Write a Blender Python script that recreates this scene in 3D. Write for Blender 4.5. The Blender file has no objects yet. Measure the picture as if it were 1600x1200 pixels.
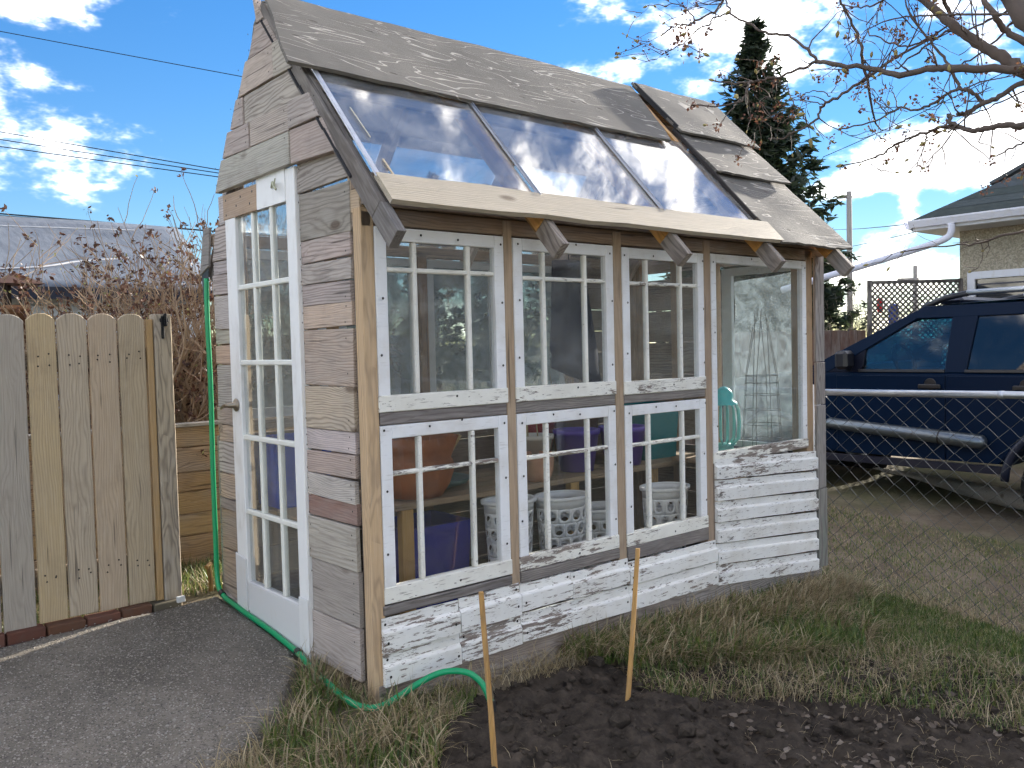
import bpy, bmesh, math, random
import numpy as np
from mathutils import Matrix, Vector

sc = bpy.context.scene
COL = sc.collection
rng = random.Random(11)
nrg = np.random.default_rng(5)
PI = math.pi

# ------------------------------------------------------------------ camera
cam_d = bpy.data.cameras.new('camera')
cam = bpy.data.objects.new('camera', cam_d); COL.objects.link(cam)
CR = Vector((0.76212598, -0.64696387, -0.0245305))
CU = Vector((0.04620414, 0.01655803, 0.99879478))
CF = Vector((0.64577796, 0.76234086, -0.04251171))
cam.matrix_world = Matrix(((CR.x, CU.x, -CF.x, -1.71273798), (CR.y, CU.y, -CF.y, -2.88778241),
                           (CR.z, CU.z, -CF.z, 1.35692123), (0, 0, 0, 1)))
cam_d.sensor_width = 36.0
cam_d.lens = 36.0 * 1361.93 / 1600.0
cam_d.clip_start = 0.05
cam_d.clip_end = 3000
sc.camera = cam

# ------------------------------------------------------------------ sun and sky
SUN_AZ = math.radians(12.0)     # measured from +X towards +Y
SUN_EL = math.radians(18.0)
sd = bpy.data.lights.new('sun', 'SUN'); sd.energy = 2.5; sd.angle = math.radians(0.6); sd.color = (1.0, 0.93, 0.82)
sun = bpy.data.objects.new('sun', sd); COL.objects.link(sun)
sdir = Vector((math.cos(SUN_EL) * math.cos(SUN_AZ), math.cos(SUN_EL) * math.sin(SUN_AZ), math.sin(SUN_EL)))
sun.rotation_euler = (-sdir).to_track_quat('-Z', 'Y').to_euler()
sun.location = sdir * 50

sc.view_settings.view_transform = 'Standard'
sc.view_settings.look = 'None'
sc.view_settings.exposure = 2.5
sc.view_settings.gamma = 1.0
sc.view_settings.use_curve_mapping = False
sc.cycles.transparent_max_bounces = 32
sc.cycles.max_bounces = 7
sc.cycles.adaptive_threshold = 0.03
sc.cycles.diffuse_bounces = 3
sc.cycles.glossy_bounces = 4
sc.cycles.transmission_bounces = 6
sc.cycles.caustics_reflective = False
sc.cycles.caustics_refractive = False
sc.cycles.sample_clamp_indirect = 6.0


class N:
    """small node-tree helper"""
    def __init__(s, nt):
        s.nt = nt; nt.nodes.clear()
    def n(s, t, ins=None, **at):
        nd = s.nt.nodes.new(t)
        for k, v in at.items():
            setattr(nd, k, v)
        for k, v in (ins or {}).items():
            s.put(nd.inputs[k], v)
        return nd
    def put(s, sock, v):
        if isinstance(v, bpy.types.NodeSocket):
            s.nt.links.new(v, sock)
        elif isinstance(v, bpy.types.Node):
            s.nt.links.new(v.outputs[0], sock)
        else:
            if sock.type == 'RGBA' and len(v) == 3:
                v = (*v, 1)
            sock.default_value = v
    def m(s, op, a, b=0.0, c=0.0, clamp=False):
        nd = s.n('ShaderNodeMath', {0: a, 1: b, 2: c}, operation=op); nd.use_clamp = clamp
        return nd.outputs[0]
    def vm(s, op, a, b=(0, 0, 0)):
        nd = s.n('ShaderNodeVectorMath', {0: a, 1: b}, operation=op)
        return nd.outputs['Value'] if op in ('LENGTH', 'DOT_PRODUCT', 'DISTANCE') else nd.outputs[0]
    def mix(s, f, a, b, mode='MIX'):
        nd = s.n('ShaderNodeMix', data_type='RGBA', blend_type=mode)
        s.put(nd.inputs[0], f); s.put(nd.inputs[6], a); s.put(nd.inputs[7], b)
        return nd.outputs[2]
    def noise(s, vec, scale, detail=3.0, rough=0.5, dist=0.0):
        return s.n('ShaderNodeTexNoise', {'Vector': vec, 'Scale': scale, 'Detail': detail, 'Roughness': rough, 'Distortion': dist}).outputs[0]
    def vor(s, vec, scale, rnd=1.0, feature='F1'):
        return s.n('ShaderNodeTexVoronoi', {'Vector': vec, 'Scale': scale, 'Randomness': rnd}, feature=feature)
    def ss(s, v, a, b, lo=0.0, hi=1.0):
        nd = s.n('ShaderNodeMapRange', {0: v, 1: a, 2: b, 3: lo, 4: hi}, interpolation_type='SMOOTHSTEP')
        return nd.outputs[0]
    def lin(s, v, a, b, lo=0.0, hi=1.0):
        return s.n('ShaderNodeMapRange', {0: v, 1: a, 2: b, 3: lo, 4: hi}).outputs[0]


w = bpy.data.worlds.new('World'); sc.world = w; w.use_nodes = True
w.cycles.sampling_method = 'MANUAL'; w.cycles.sample_map_resolution = 512
k = N(w.node_tree)
sky = k.n('ShaderNodeTexSky', sky_type='NISHITA')
sky.sun_disc = False
sky.sun_elevation = SUN_EL
sky.sun_rotation = math.radians(90) - SUN_AZ
sky.altitude = 650; sky.air_density = 1.0; sky.dust_density = 0.0; sky.ozone_density = 2.2
dirv = k.vm('NORMALIZE', k.n('ShaderNodeTexCoord').outputs['Generated'])
sx = k.n('ShaderNodeSeparateXYZ', {0: dirv})
az = k.m('ARCTAN2', sx.outputs[1], sx.outputs[0]); el = k.m('ARCSINE', sx.outputs[2])
ae = k.n('ShaderNodeCombineXYZ', {0: az, 1: el}).outputs[0]
cv = k.vm('ADD', k.vm('MULTIPLY', dirv, (1, 1, 2.0)), (3.1, 7.7, 1.3))
fb = k.noise(cv, 8.0, 5.5, 0.64)
lowf = k.noise(cv, 2.1, 1, 0.5)
field = k.m('MULTIPLY_ADD', lowf, .60, k.m('SUBTRACT', fb, .30))
# clouds that stand where the photograph shows them: azimuth, elevation, half sizes, amount
blobs = [(1.27, .235, .065, .028, .10), (1.21, .195, .055, .024, .10), (.735, .345, .09, .05, .17), (.63, .335, .08, .03, .15),
         (.775, .30, .09, .016, .14), (.55, .295, .07, .04, .15), (.425, .178, .058, .019, .34), (.50, .158, .066, .015, .34),
         (.44, .135, .014, .028, .26), (.46, .072, .12, .020, .07), (.36, .29, .05, .05, .14), (.345, .205, .06, .026, .18), (.523, .222, .03, .010, .18),
         (.05, .95, .55, .30, .02), (.86, .20, .62, .34, -.115), (1.04, .28, .17, .12, -.22), (.88, .22, .15, .08, -.20), (.48, .130, .16, .05, -.14), (.50, .235, .14, .022, -.14), (1.25, .12, .25, .06, -.18)]
for a, e, sa, se, amp in blobs:
    qv = k.n('ShaderNodeVectorMath', {0: ae, 1: (1 / sa, 1 / se, 0), 2: (-a / sa, -e / se, 0)}, operation='MULTIPLY_ADD').outputs[0]
    field = k.m('MULTIPLY_ADD', k.m('POWER', .36788, k.vm('DOT_PRODUCT', qv, qv)), amp, field)
mask = k.m('POWER', k.ss(field, .42, .79), 2.0)
core = k.m('MULTIPLY', k.ss(field, .56, .74), .92)
cloud = k.mix(core, (39.0, 35.8, 31.0), (.95, 1.05, 1.4))
skyc = k.n('ShaderNodeHueSaturation', {'Hue': .507, 'Saturation': 1.33, 'Value': 1.0, 'Color': sky.outputs[0]}).outputs[0]
lum = k.vm('DOT_PRODUCT', skyc, (.25, .5, .25))
skyc = k.vm('SCALE', skyc); k.put(skyc.node.inputs['Scale'], k.m('DIVIDE', .57, k.m('MULTIPLY_ADD', lum, .13, 1.0)))
bg = k.n('ShaderNodeBackground', {0: k.mix(k.m('MULTIPLY', mask, .95), skyc, cloud), 1: 0.085})
k.n('ShaderNodeOutputWorld', {0: bg.outputs[0]})

# ------------------------------------------------------------------ materials
MATS = {}
def mat(name):
    m_ = bpy.data.materials.new(name); m_.use_nodes = True
    MATS[name] = m_
    kk = N(m_.node_tree)
    return kk

def finish(kk, col, rough=.8, spec=.3, bump=None, bstr=.3, bdist=.01, metal=0.0, **extra):
    ins = {'Base Color': col, 'Roughness': rough, 'Metallic': metal, 'Specular IOR Level': spec}
    ins.update(extra)
    if bump is not None:
        ins['Normal'] = kk.n('ShaderNodeBump', {'Strength': bstr, 'Distance': bdist, 'Height': bump}).outputs[0]
    b = kk.n('ShaderNodeBsdfPrincipled', ins)
    kk.n('ShaderNodeOutputMaterial', {0: b.outputs[0]})
    return b

def coords(kk, rand=True):
    co = kk.n('ShaderNodeTexCoord').outputs['Object']
    oi = kk.n('ShaderNodeObjectInfo')
    if rand:
        r_ = oi.outputs['Random']
        off = kk.n('ShaderNodeCombineXYZ', {0: kk.m('MULTIPLY', r_, 31.0), 1: kk.m('MULTIPLY', r_, 17.0), 2: kk.m('MULTIPLY', r_, 53.0)})
        co = kk.vm('ADD', co, off.outputs[0])
    return co, oi

def wood(name, grain=1.0, weather=.5, rough=.85, ringf=400.0):
    kk = mat(name)
    p, oi = coords(kk)
    s = kk.n('ShaderNodeSeparateXYZ', {0: p})
    vo = kk.vor(kk.vm('MULTIPLY', p, (2.6, 6.5, 6.5)), 1.0)
    kd = vo.outputs['Distance']
    has = kk.m('GREATER_THAN', kk.n('ShaderNodeSeparateColor', {0: vo.outputs['Color']}).outputs[0], .45)
    nz = kk.noise(kk.vm('MULTIPLY', p, (1.5, 7, 7)), 1.0, 3, .5)
    rv = oi.outputs['Random']
    rc = kk.m('ADD', kk.m('MULTIPLY', s.outputs[2], kk.m('MULTIPLY', ringf, kk.m('MULTIPLY_ADD', rv, 1.1, .55))), kk.m('MULTIPLY', nz, kk.m('MULTIPLY_ADD', kk.m('FRACT', kk.m('MULTIPLY', rv, 7.3)), 70.0, 22.0)))
    rc = kk.m('ADD', rc, kk.m('MULTIPLY', s.outputs[1], 120.0))
    rc = kk.m('ADD', rc, kk.m('MULTIPLY', has, kk.m('DIVIDE', 5.0, kk.m('ADD', kd, .14))))
    ring = kk.m('MULTIPLY_ADD', kk.m('SINE', rc), .5, .5)
    ring = kk.m('POWER', ring, 2.5)
    fine = kk.noise(kk.vm('MULTIPLY', p, (7, 170, 170)), 1.0, 4, .6)
    crack = kk.ss(kk.noise(kk.vm('MULTIPLY', p, (1.6, 60, 60)), 1.0, 2, .5), .66, .72)
    blotch = kk.noise(kk.vm('MULTIPLY', p, (2.0, 5, 5)), 1.3, 5, .6)
    base = oi.outputs['Color']
    col = kk.mix(kk.ss(blotch, .35, .7), base, kk.mix(weather, base, (.36, .325, .295)))
    col = kk.mix(kk.m('MULTIPLY', kk.ss(kk.noise(kk.vm('MULTIPLY', p, (3.1, 4, 4)), 1.1, 5, .65), .52, .75), .5), col, kk.mix(.55, col, (.12, .09, .07)))
    col = kk.mix(kk.m('MULTIPLY', ring, kk.m('MULTIPLY', kk.m('MULTIPLY_ADD', kk.m('FRACT', kk.m('MULTIPLY', rv, 13.7)), .8, .2), .72 * grain)), col, kk.mix(.75, col, (.07, .05, .04)))
    col = kk.mix(kk.m('MULTIPLY', kk.ss(fine, .4, .75), .50 * grain), col, kk.mix(.6, col, (.10, .085, .075)))
    col = kk.mix(kk.m('MULTIPLY', kk.ss(fine, .5, .25), .35), col, kk.mix(.5, col, (.55, .52, .48)))
    knot = kk.m('MULTIPLY', has, kk.ss(kd, .17, .07))
    col = kk.mix(kk.m('MULTIPLY', knot, .7), col, (.09, .055, .035))
    col = kk.mix(kk.m('MULTIPLY', crack, .6), col, (.035, .028, .025))
    h = kk.m('SUBTRACT', kk.m('ADD', kk.m('MULTIPLY', fine, .6), kk.m('MULTIPLY', ring, -.35)), kk.m('MULTIPLY', crack, 1.0))
    finish(kk, col, rough, .18, h, .55, .0025)

wood('weathered_wood', 1.0, .55)
wood('fresh_wood', .55, .15, .7)

def paint(name, scale=1.0):
    # white paint flaking off grey wood; the amount comes from the object's own alpha
    kk = mat(name)
    p, oi = coords(kk)
    n1 = kk.noise(kk.vm('MULTIPLY', p, (9 * scale, 60 * scale, 60 * scale)), 1.0, 8, .70)
    n2 = kk.noise(kk.vm('MULTIPLY', p, (1.3, 3.5, 3.5)), 1.0, 3, .5)
    f = kk.m('ADD', n1, kk.m('MULTIPLY', kk.m('SUBTRACT', n2, .5), .62))
    thr = kk.m('SUBTRACT', .82, kk.m('MULTIPLY', oi.outputs['Alpha'], .42))
    peel = kk.ss(kk.m('SUBTRACT', f, thr), -.008, .012)
    edge = kk.ss(kk.m('ABSOLUTE', kk.m('SUBTRACT', f, thr)), .02, .0)
    fine = kk.noise(kk.vm('MULTIPLY', p, (8, 190, 190)), 1.0, 4, .6)
    n3 = kk.noise(kk.vm('MULTIPLY', p, (30, 120, 120)), 1.0, 4, .6)
    chip = kk.m('MULTIPLY', kk.ss(kk.m('ADD', n3, kk.m('MULTIPLY', kk.m('SUBTRACT', n2, .5), .3)), .62, .67), kk.ss(oi.outputs['Alpha'], .2, .45))
    peel = kk.m('MAXIMUM', peel, chip)
    crk = kk.ss(kk.noise(kk.vm('MULTIPLY', p, (14, 130, 130)), 1.0, 3, .55), .60, .70)
    pc = kk.mix(kk.ss(kk.noise(p, 6.0, 5, .6), .4, .75), oi.outputs['Color'], kk.mix(.35, oi.outputs['Color'], (.50, .45, .37)))
    pc = kk.mix(kk.m('MULTIPLY', crk, kk.m('MULTIPLY', oi.outputs['Alpha'], 1.2)), pc, (.26, .22, .19))
    wc = kk.mix(kk.ss(fine, .3, .7), (.34, .29, .25), (.15, .115, .10))
    col = kk.mix(peel, pc, wc)
    col = kk.mix(kk.m('MULTIPLY', edge, .35), col, (.08, .06, .055))
    h = kk.m('ADD', kk.m('MULTIPLY', kk.m('SUBTRACT', 1.0, peel), 1.0), kk.m('MULTIPLY', fine, .3))
    finish(kk, col, .62, .3, h, .5, .002)
paint('flaking_paint')

kk = mat('door_paint'); p, oi = coords(kk)
d_ = kk.noise(kk.vm('MULTIPLY', p, (4, 4, 1.5)), 3.0, 6, .65)
col = kk.mix(kk.m('MULTIPLY', kk.ss(d_, .5, .78), .5), oi.outputs['Color'], (.52, .48, .42))
finish(kk, col, .45, .4, kk.noise(p, 60, 3), .08, .002)

kk = mat('roof_plywood'); p, oi = coords(kk)
n1 = kk.noise(kk.vm('MULTIPLY', p, (.75, 4.2, 4.2)), 1.0, 3.0, .5, .5)
fr = kk.m('ABSOLUTE', kk.m('SUBTRACT', kk.m('FRACT', kk.m('MULTIPLY', n1, 17.0)), .5))
n2 = kk.noise(kk.vm('MULTIPLY', p, (2.5, 9, 9)), 1.0, 4, .6)
line = kk.m('MULTIPLY', kk.ss(fr, .075, .03), kk.ss(n2, .40, .54))
fine = kk.noise(kk.vm('MULTIPLY', p, (9, 150, 150)), 1.0, 4, .6)
vd = kk.vor(kk.vm('MULTIPLY', p, (7.5, 11, 11)), 1.0)
dim = kk.m('MULTIPLY', kk.ss(kk.vor(kk.vm('MULTIPLY', p, (6, 15, 15)), 1.0).outputs['Distance'], .17, .08), kk.ss(n2, .42, .55))
blot = kk.noise(p, 2.2, 5, .6)
base = kk.mix(kk.ss(blot, .3, .72), (.20, .185, .163), (.145, .134, .12))
base = kk.mix(kk.m('MULTIPLY', kk.ss(fine, .45, .75), .45), base, (.15, .13, .115))
base = kk.mix(kk.m('MULTIPLY', line, .72), base, (.52, .48, .42))
base = kk.mix(kk.m('MULTIPLY', dim, .65), base, (.10, .085, .075))  # dimple shading painted dark into the colour, besides the bump
finish(kk, base, .85, .2, kk.m('SUBTRACT', kk.m('ADD', fine, line), kk.m('MULTIPLY', dim, 1.5)), .5, .003)

def glass(name, tint=(1, 1, 1), dirt_haze=.05, f0=.045, streak=.5, dcol=(.55, .55, .52), haze_level=.55, wob=.0):
    kk = mat(name)
    p, oi = coords(kk)
    lw = kk.n('ShaderNodeLayerWeight', {0: .5}).outputs['Facing']
    fz = kk.m('MULTIPLY_ADD', kk.m('POWER', lw, 5.0), 1.0 - f0, f0, True)
    ins = {'Color': (1, 1, 1), 'Roughness': .02}
    if wob:
        ins['Normal'] = kk.n('ShaderNodeBump', {'Strength': wob, 'Distance': .02, 'Height': kk.noise(p, 3.0, 1)}).outputs[0]
    gl = kk.n('ShaderNodeBsdfGlossy', ins)
    tr = kk.n('ShaderNodeBsdfTransparent', {0: tint})
    mx = kk.n('ShaderNodeMixShader', {0: fz, 1: tr.outputs[0], 2: gl.outputs[0]})
    dn = kk.noise(kk.vm('MULTIPLY', p, (3, 3, 3)), 1.6, 6, .6, .6)
    df = kk.m('MULTIPLY', kk.ss(dn, haze_level - .2, haze_level + .25), dirt_haze * (1 + streak))  # diffuse film: dust, and on some panes painted reflection haze
    df = kk.m('ADD', df, dirt_haze * .35)
    dd = kk.n('ShaderNodeBsdfDiffuse', {0: dcol})
    m2 = kk.n('ShaderNodeMixShader', {0: df, 1: mx.outputs[0], 2: dd.outputs[0]})
    kk.n('ShaderNodeOutputMaterial', {0: m2.outputs[0]})
glass('old_glass', (.97, .985, .98), .075, .055, wob=.06)  # film thickened to stand in for milky reflections on the panes
glass('clear_glass', (.98, .99, .985), .018, .05, wob=.05)
glass('roof_glass', (.90, .92, .93), .15, .15, dcol=(.62, .62, .63), wob=.03, haze_level=.52)  # dusty film made paler to paint in hazy cloud reflections
glass('car_glass', (.30, .54, .62), .01, .05)  # teal of the window's reflection is put into the tint
glass('hazy_glass', (.80, .86, .87), .55, .05, dcol=(.36, .41, .42), haze_level=.5)
glass('tinted_car_glass', (.10, .13, .17), .01, .06)

kk = mat('plastic_film'); p, oi = coords(kk)
nf = kk.noise(p, 9, 5, .65, 1.2)
di = kk.n('ShaderNodeBsdfTranslucent', {0: (.30, .37, .41)})
df = kk.n('ShaderNodeBsdfDiffuse', {0: (.28, .34, .37)})
gl = kk.n('ShaderNodeBsdfGlossy', {'Roughness': .18, 'Normal': kk.n('ShaderNodeBump', {'Strength': .8, 'Distance': .03, 'Height': nf}).outputs[0]})
tr = kk.n('ShaderNodeBsdfTransparent', {0: (.9, .95, .96)})
a1 = kk.n('ShaderNodeMixShader', {0: .35, 1: di.outputs[0], 2: df.outputs[0]})
a2 = kk.n('ShaderNodeMixShader', {0: kk.ss(nf, .3, .7, .5, .85), 1: a1.outputs[0], 2: tr.outputs[0]})
a3 = kk.n('ShaderNodeMixShader', {0: .12, 1: a2.outputs[0], 2: gl.outputs[0]})
kk.n('ShaderNodeOutputMaterial', {0: a3.outputs[0]})

def simple(name, rough=.6, spec=.4, metal=0.0, var=.25, sc_=8.0, bstr=.15, **ex):
    # colour from the object; mottled by noise
    kk = mat(name); p, oi = coords(kk)
    n_ = kk.noise(p, sc_, 5, .6)
    col = kk.mix(kk.m('MULTIPLY', kk.ss(n_, .35, .75), var), oi.outputs['Color'], kk.mix(.6, oi.outputs['Color'], (.10, .09, .08)))
    finish(kk, col, rough, spec, kk.noise(p, sc_ * 6, 3), bstr, .003, metal, **ex)
simple('plastic', .38, .5, 0, .18)
simple('clay', .85, .2, 0, .45, 9)
simple('cloth', .9, .1, 0, .3, 30)
simple('metal', .38, .5, .9, .3, 20, .05)
simple('rust', .8, .3, .3, .6, 14, .4)
simple('bark', .85, .2, 0, .45, 40, .4)
simple('matte', .9, .15, 0, .3, 12, .2)
simple('rubber_hose', .34, .5, 0, .12, 25, .05)
simple('brick_clay', .9, .15, 0, .5, 25, .5)
simple('stone', .9, .15, 0, .4, 30, .3)

kk = mat('car_paint'); p, oi = coords(kk, False)
finish(kk, oi.outputs['Color'], .32, .10, None)

kk = mat('concrete'); p, oi = coords(kk, False)
v1 = kk.vor(p, 120.0); v2 = kk.vor(p, 190.0)
c1 = kk.n('ShaderNodeSeparateColor', {0: v1.outputs['Color']}).outputs[0]
c2 = kk.n('ShaderNodeSeparateColor', {0: v2.outputs['Color']}).outputs[1]
big = kk.noise(p, 1.7, 6, .62); mid = kk.noise(p, 9, 5, .6)
col = kk.mix(kk.ss(big, .38, .62), (.135, .12, .10), (.225, .20, .168))
col = kk.mix(kk.m('MULTIPLY', kk.ss(mid, .4, .7), .5), col, (.12, .106, .088))
col = kk.mix(kk.m('MULTIPLY', kk.m('GREATER_THAN', c1, .5), .72), col, kk.mix(c2, (.055, .048, .04), (.29, .26, .22)))
col = kk.mix(kk.m('MULTIPLY', kk.m('GREATER_THAN', c2, .95), .6), col, (.42, .385, .34))
st = kk.m('MULTIPLY', kk.ss(v1.outputs['Distance'], .6, .1), kk.m('GREATER_THAN', c1, .35))
finish(kk, col, .9, .2, kk.m('ADD', st, kk.m('MULTIPLY', mid, 1.2)), .8, .006)

kk = mat('soil'); p, oi = coords(kk, False)
a_ = kk.noise(p, 14, 8, .7); b_ = kk.noise(p, 70, 5, .65); c_ = kk.noise(p, 2.0, 4, .5)
col = kk.mix(kk.ss(a_, .35, .68), (.032, .026, .021), (.078, .062, .049))
col = kk.mix(kk.m('MULTIPLY', kk.ss(c_, .5, .7), .6), col, (.072, .058, .046))
col = kk.mix(kk.m('MULTIPLY', kk.ss(b_, .62, .74), .6), col, (.14, .12, .10))
finish(kk, col, .95, .12, kk.m('ADD', a_, kk.m('MULTIPLY', b_, .6)), .9, .012)

kk = mat('yard_ground'); p, oi = coords(kk, False)
a_ = kk.noise(p, 2.2, 7, .65); b_ = kk.noise(p, 28, 6, .7); c_ = kk.noise(p, .5, 4, .5)
col = kk.mix(kk.ss(a_, .4, .65), (.15, .12, .085), (.22, .18, .13))
col = kk.mix(kk.m('MULTIPLY', kk.ss(c_, .45, .6), .55), col, (.095, .11, .04))
col = kk.mix(kk.m('MULTIPLY', kk.ss(b_, .5, .7), .6), col, (.06, .05, .038))
col = kk.mix(kk.m('MULTIPLY', kk.ss(kk.noise(p, 55, 4, .6), .63, .72), .6), col, (.34, .30, .25))
finish(kk, col, .95, .12, kk.m('ADD', a_, b_), .8, .015)

def blade_mat(name, c1, c2, c3):
    kk = mat(name); p, oi = coords(kk, False)
    at = kk.n('ShaderNodeAttribute', attribute_name='tone').outputs['Fac']
    col = kk.mix(kk.ss(at, .0, .5), c1, c2); col = kk.mix(kk.ss(at, .5, 1.0), col, c3)
    b1 = kk.n('ShaderNodeBsdfDiffuse', {0: col}); b2 = kk.n('ShaderNodeBsdfTranslucent', {0: col})
    m_ = kk.n('ShaderNodeMixShader', {0: .35, 1: b1.outputs[0], 2: b2.outputs[0]})
    g_ = kk.n('ShaderNodeBsdfGlossy', {'Roughness': .45}); m2 = kk.n('ShaderNodeMixShader', {0: .04, 1: m_.outputs[0], 2: g_.outputs[0]})
    kk.n('ShaderNodeOutputMaterial', {0: m2.outputs[0]})
blade_mat('green_blades', (.06, .11, .022), (.12, .175, .036), (.23, .25, .065))
blade_mat('dry_blades', (.19, .14, .075), (.37, .29, .165), (.54, .45, .28))
blade_mat('needles', (.012, .022, .014), (.022, .038, .020), (.040, .055, .026))
blade_mat('dead_leaf', (.10, .072, .05), (.17, .13, .098), (.27, .22, .175))
blade_mat('seed_cluster', (.05, .024, .018), (.10, .045, .03), (.17, .085, .05))
blade_mat('bud_leaf', (.20, .20, .06), (.33, .30, .10), (.42, .40, .16))

kk = mat('stucco'); p, oi = coords(kk, False)
v1 = kk.vor(p, 60); c1 = kk.n('ShaderNodeSeparateColor', {0: v1.outputs['Color']}).outputs[0]
col = kk.mix(c1, (.30, .27, .205), (.50, .455, .37)); col = kk.mix(kk.m('MULTIPLY', kk.m('GREATER_THAN', c1, .8), .6), col, (.14, .12, .09))
finish(kk, col, .95, .1, v1.outputs['Distance'], .6, .01)

kk = mat('shingle'); p, oi = coords(kk)
n_ = kk.noise(p, 5, 4, .6); f_ = kk.noise(p, 90, 3)
col = kk.mix(kk.ss(n_, .35, .7), oi.outputs['Color'], kk.mix(.5, oi.outputs['Color'], (.03, .035, .035)))
finish(kk, col, .9, .15, f_, .5, .004)

# ------------------------------------------------------------------ geometry helpers
WM = {}
def newobj(name, me, m, parent=None, W=None, color=None, smooth=False):
    o = bpy.data.objects.new(name, me); COL.objects.link(o)
    W = W or Matrix.Identity(4)
    WM[o] = W
    if parent is not None:
        o.parent = parent
        o.matrix_basis = WM[parent].inverted() @ W
    else:
        o.matrix_basis = W
    if me is not None and m is not None and not me.materials:
        me.materials.append(MATS[m])
    if color is not None:
        o.color = (*color, 1.0) if len(color) == 3 else color
    if smooth and me is not None:
        me.polygons.foreach_set('use_smooth', [True] * len(me.polygons))
    return o

def empty(name, loc, label, cat, group=None):
    o = bpy.data.objects.new(name, None); COL.objects.link(o)
    o.empty_display_size = .1
    W = Matrix.Translation(loc); o.matrix_basis = W; WM[o] = W
    return tag(o, label, cat, group)

def tag(o, label=None, cat=None, group=None, kind=None):
    if label: o['label'] = label
    if cat: o['category'] = cat
    if group: o['group'] = group
    if kind: o['kind'] = kind
    return o

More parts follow.
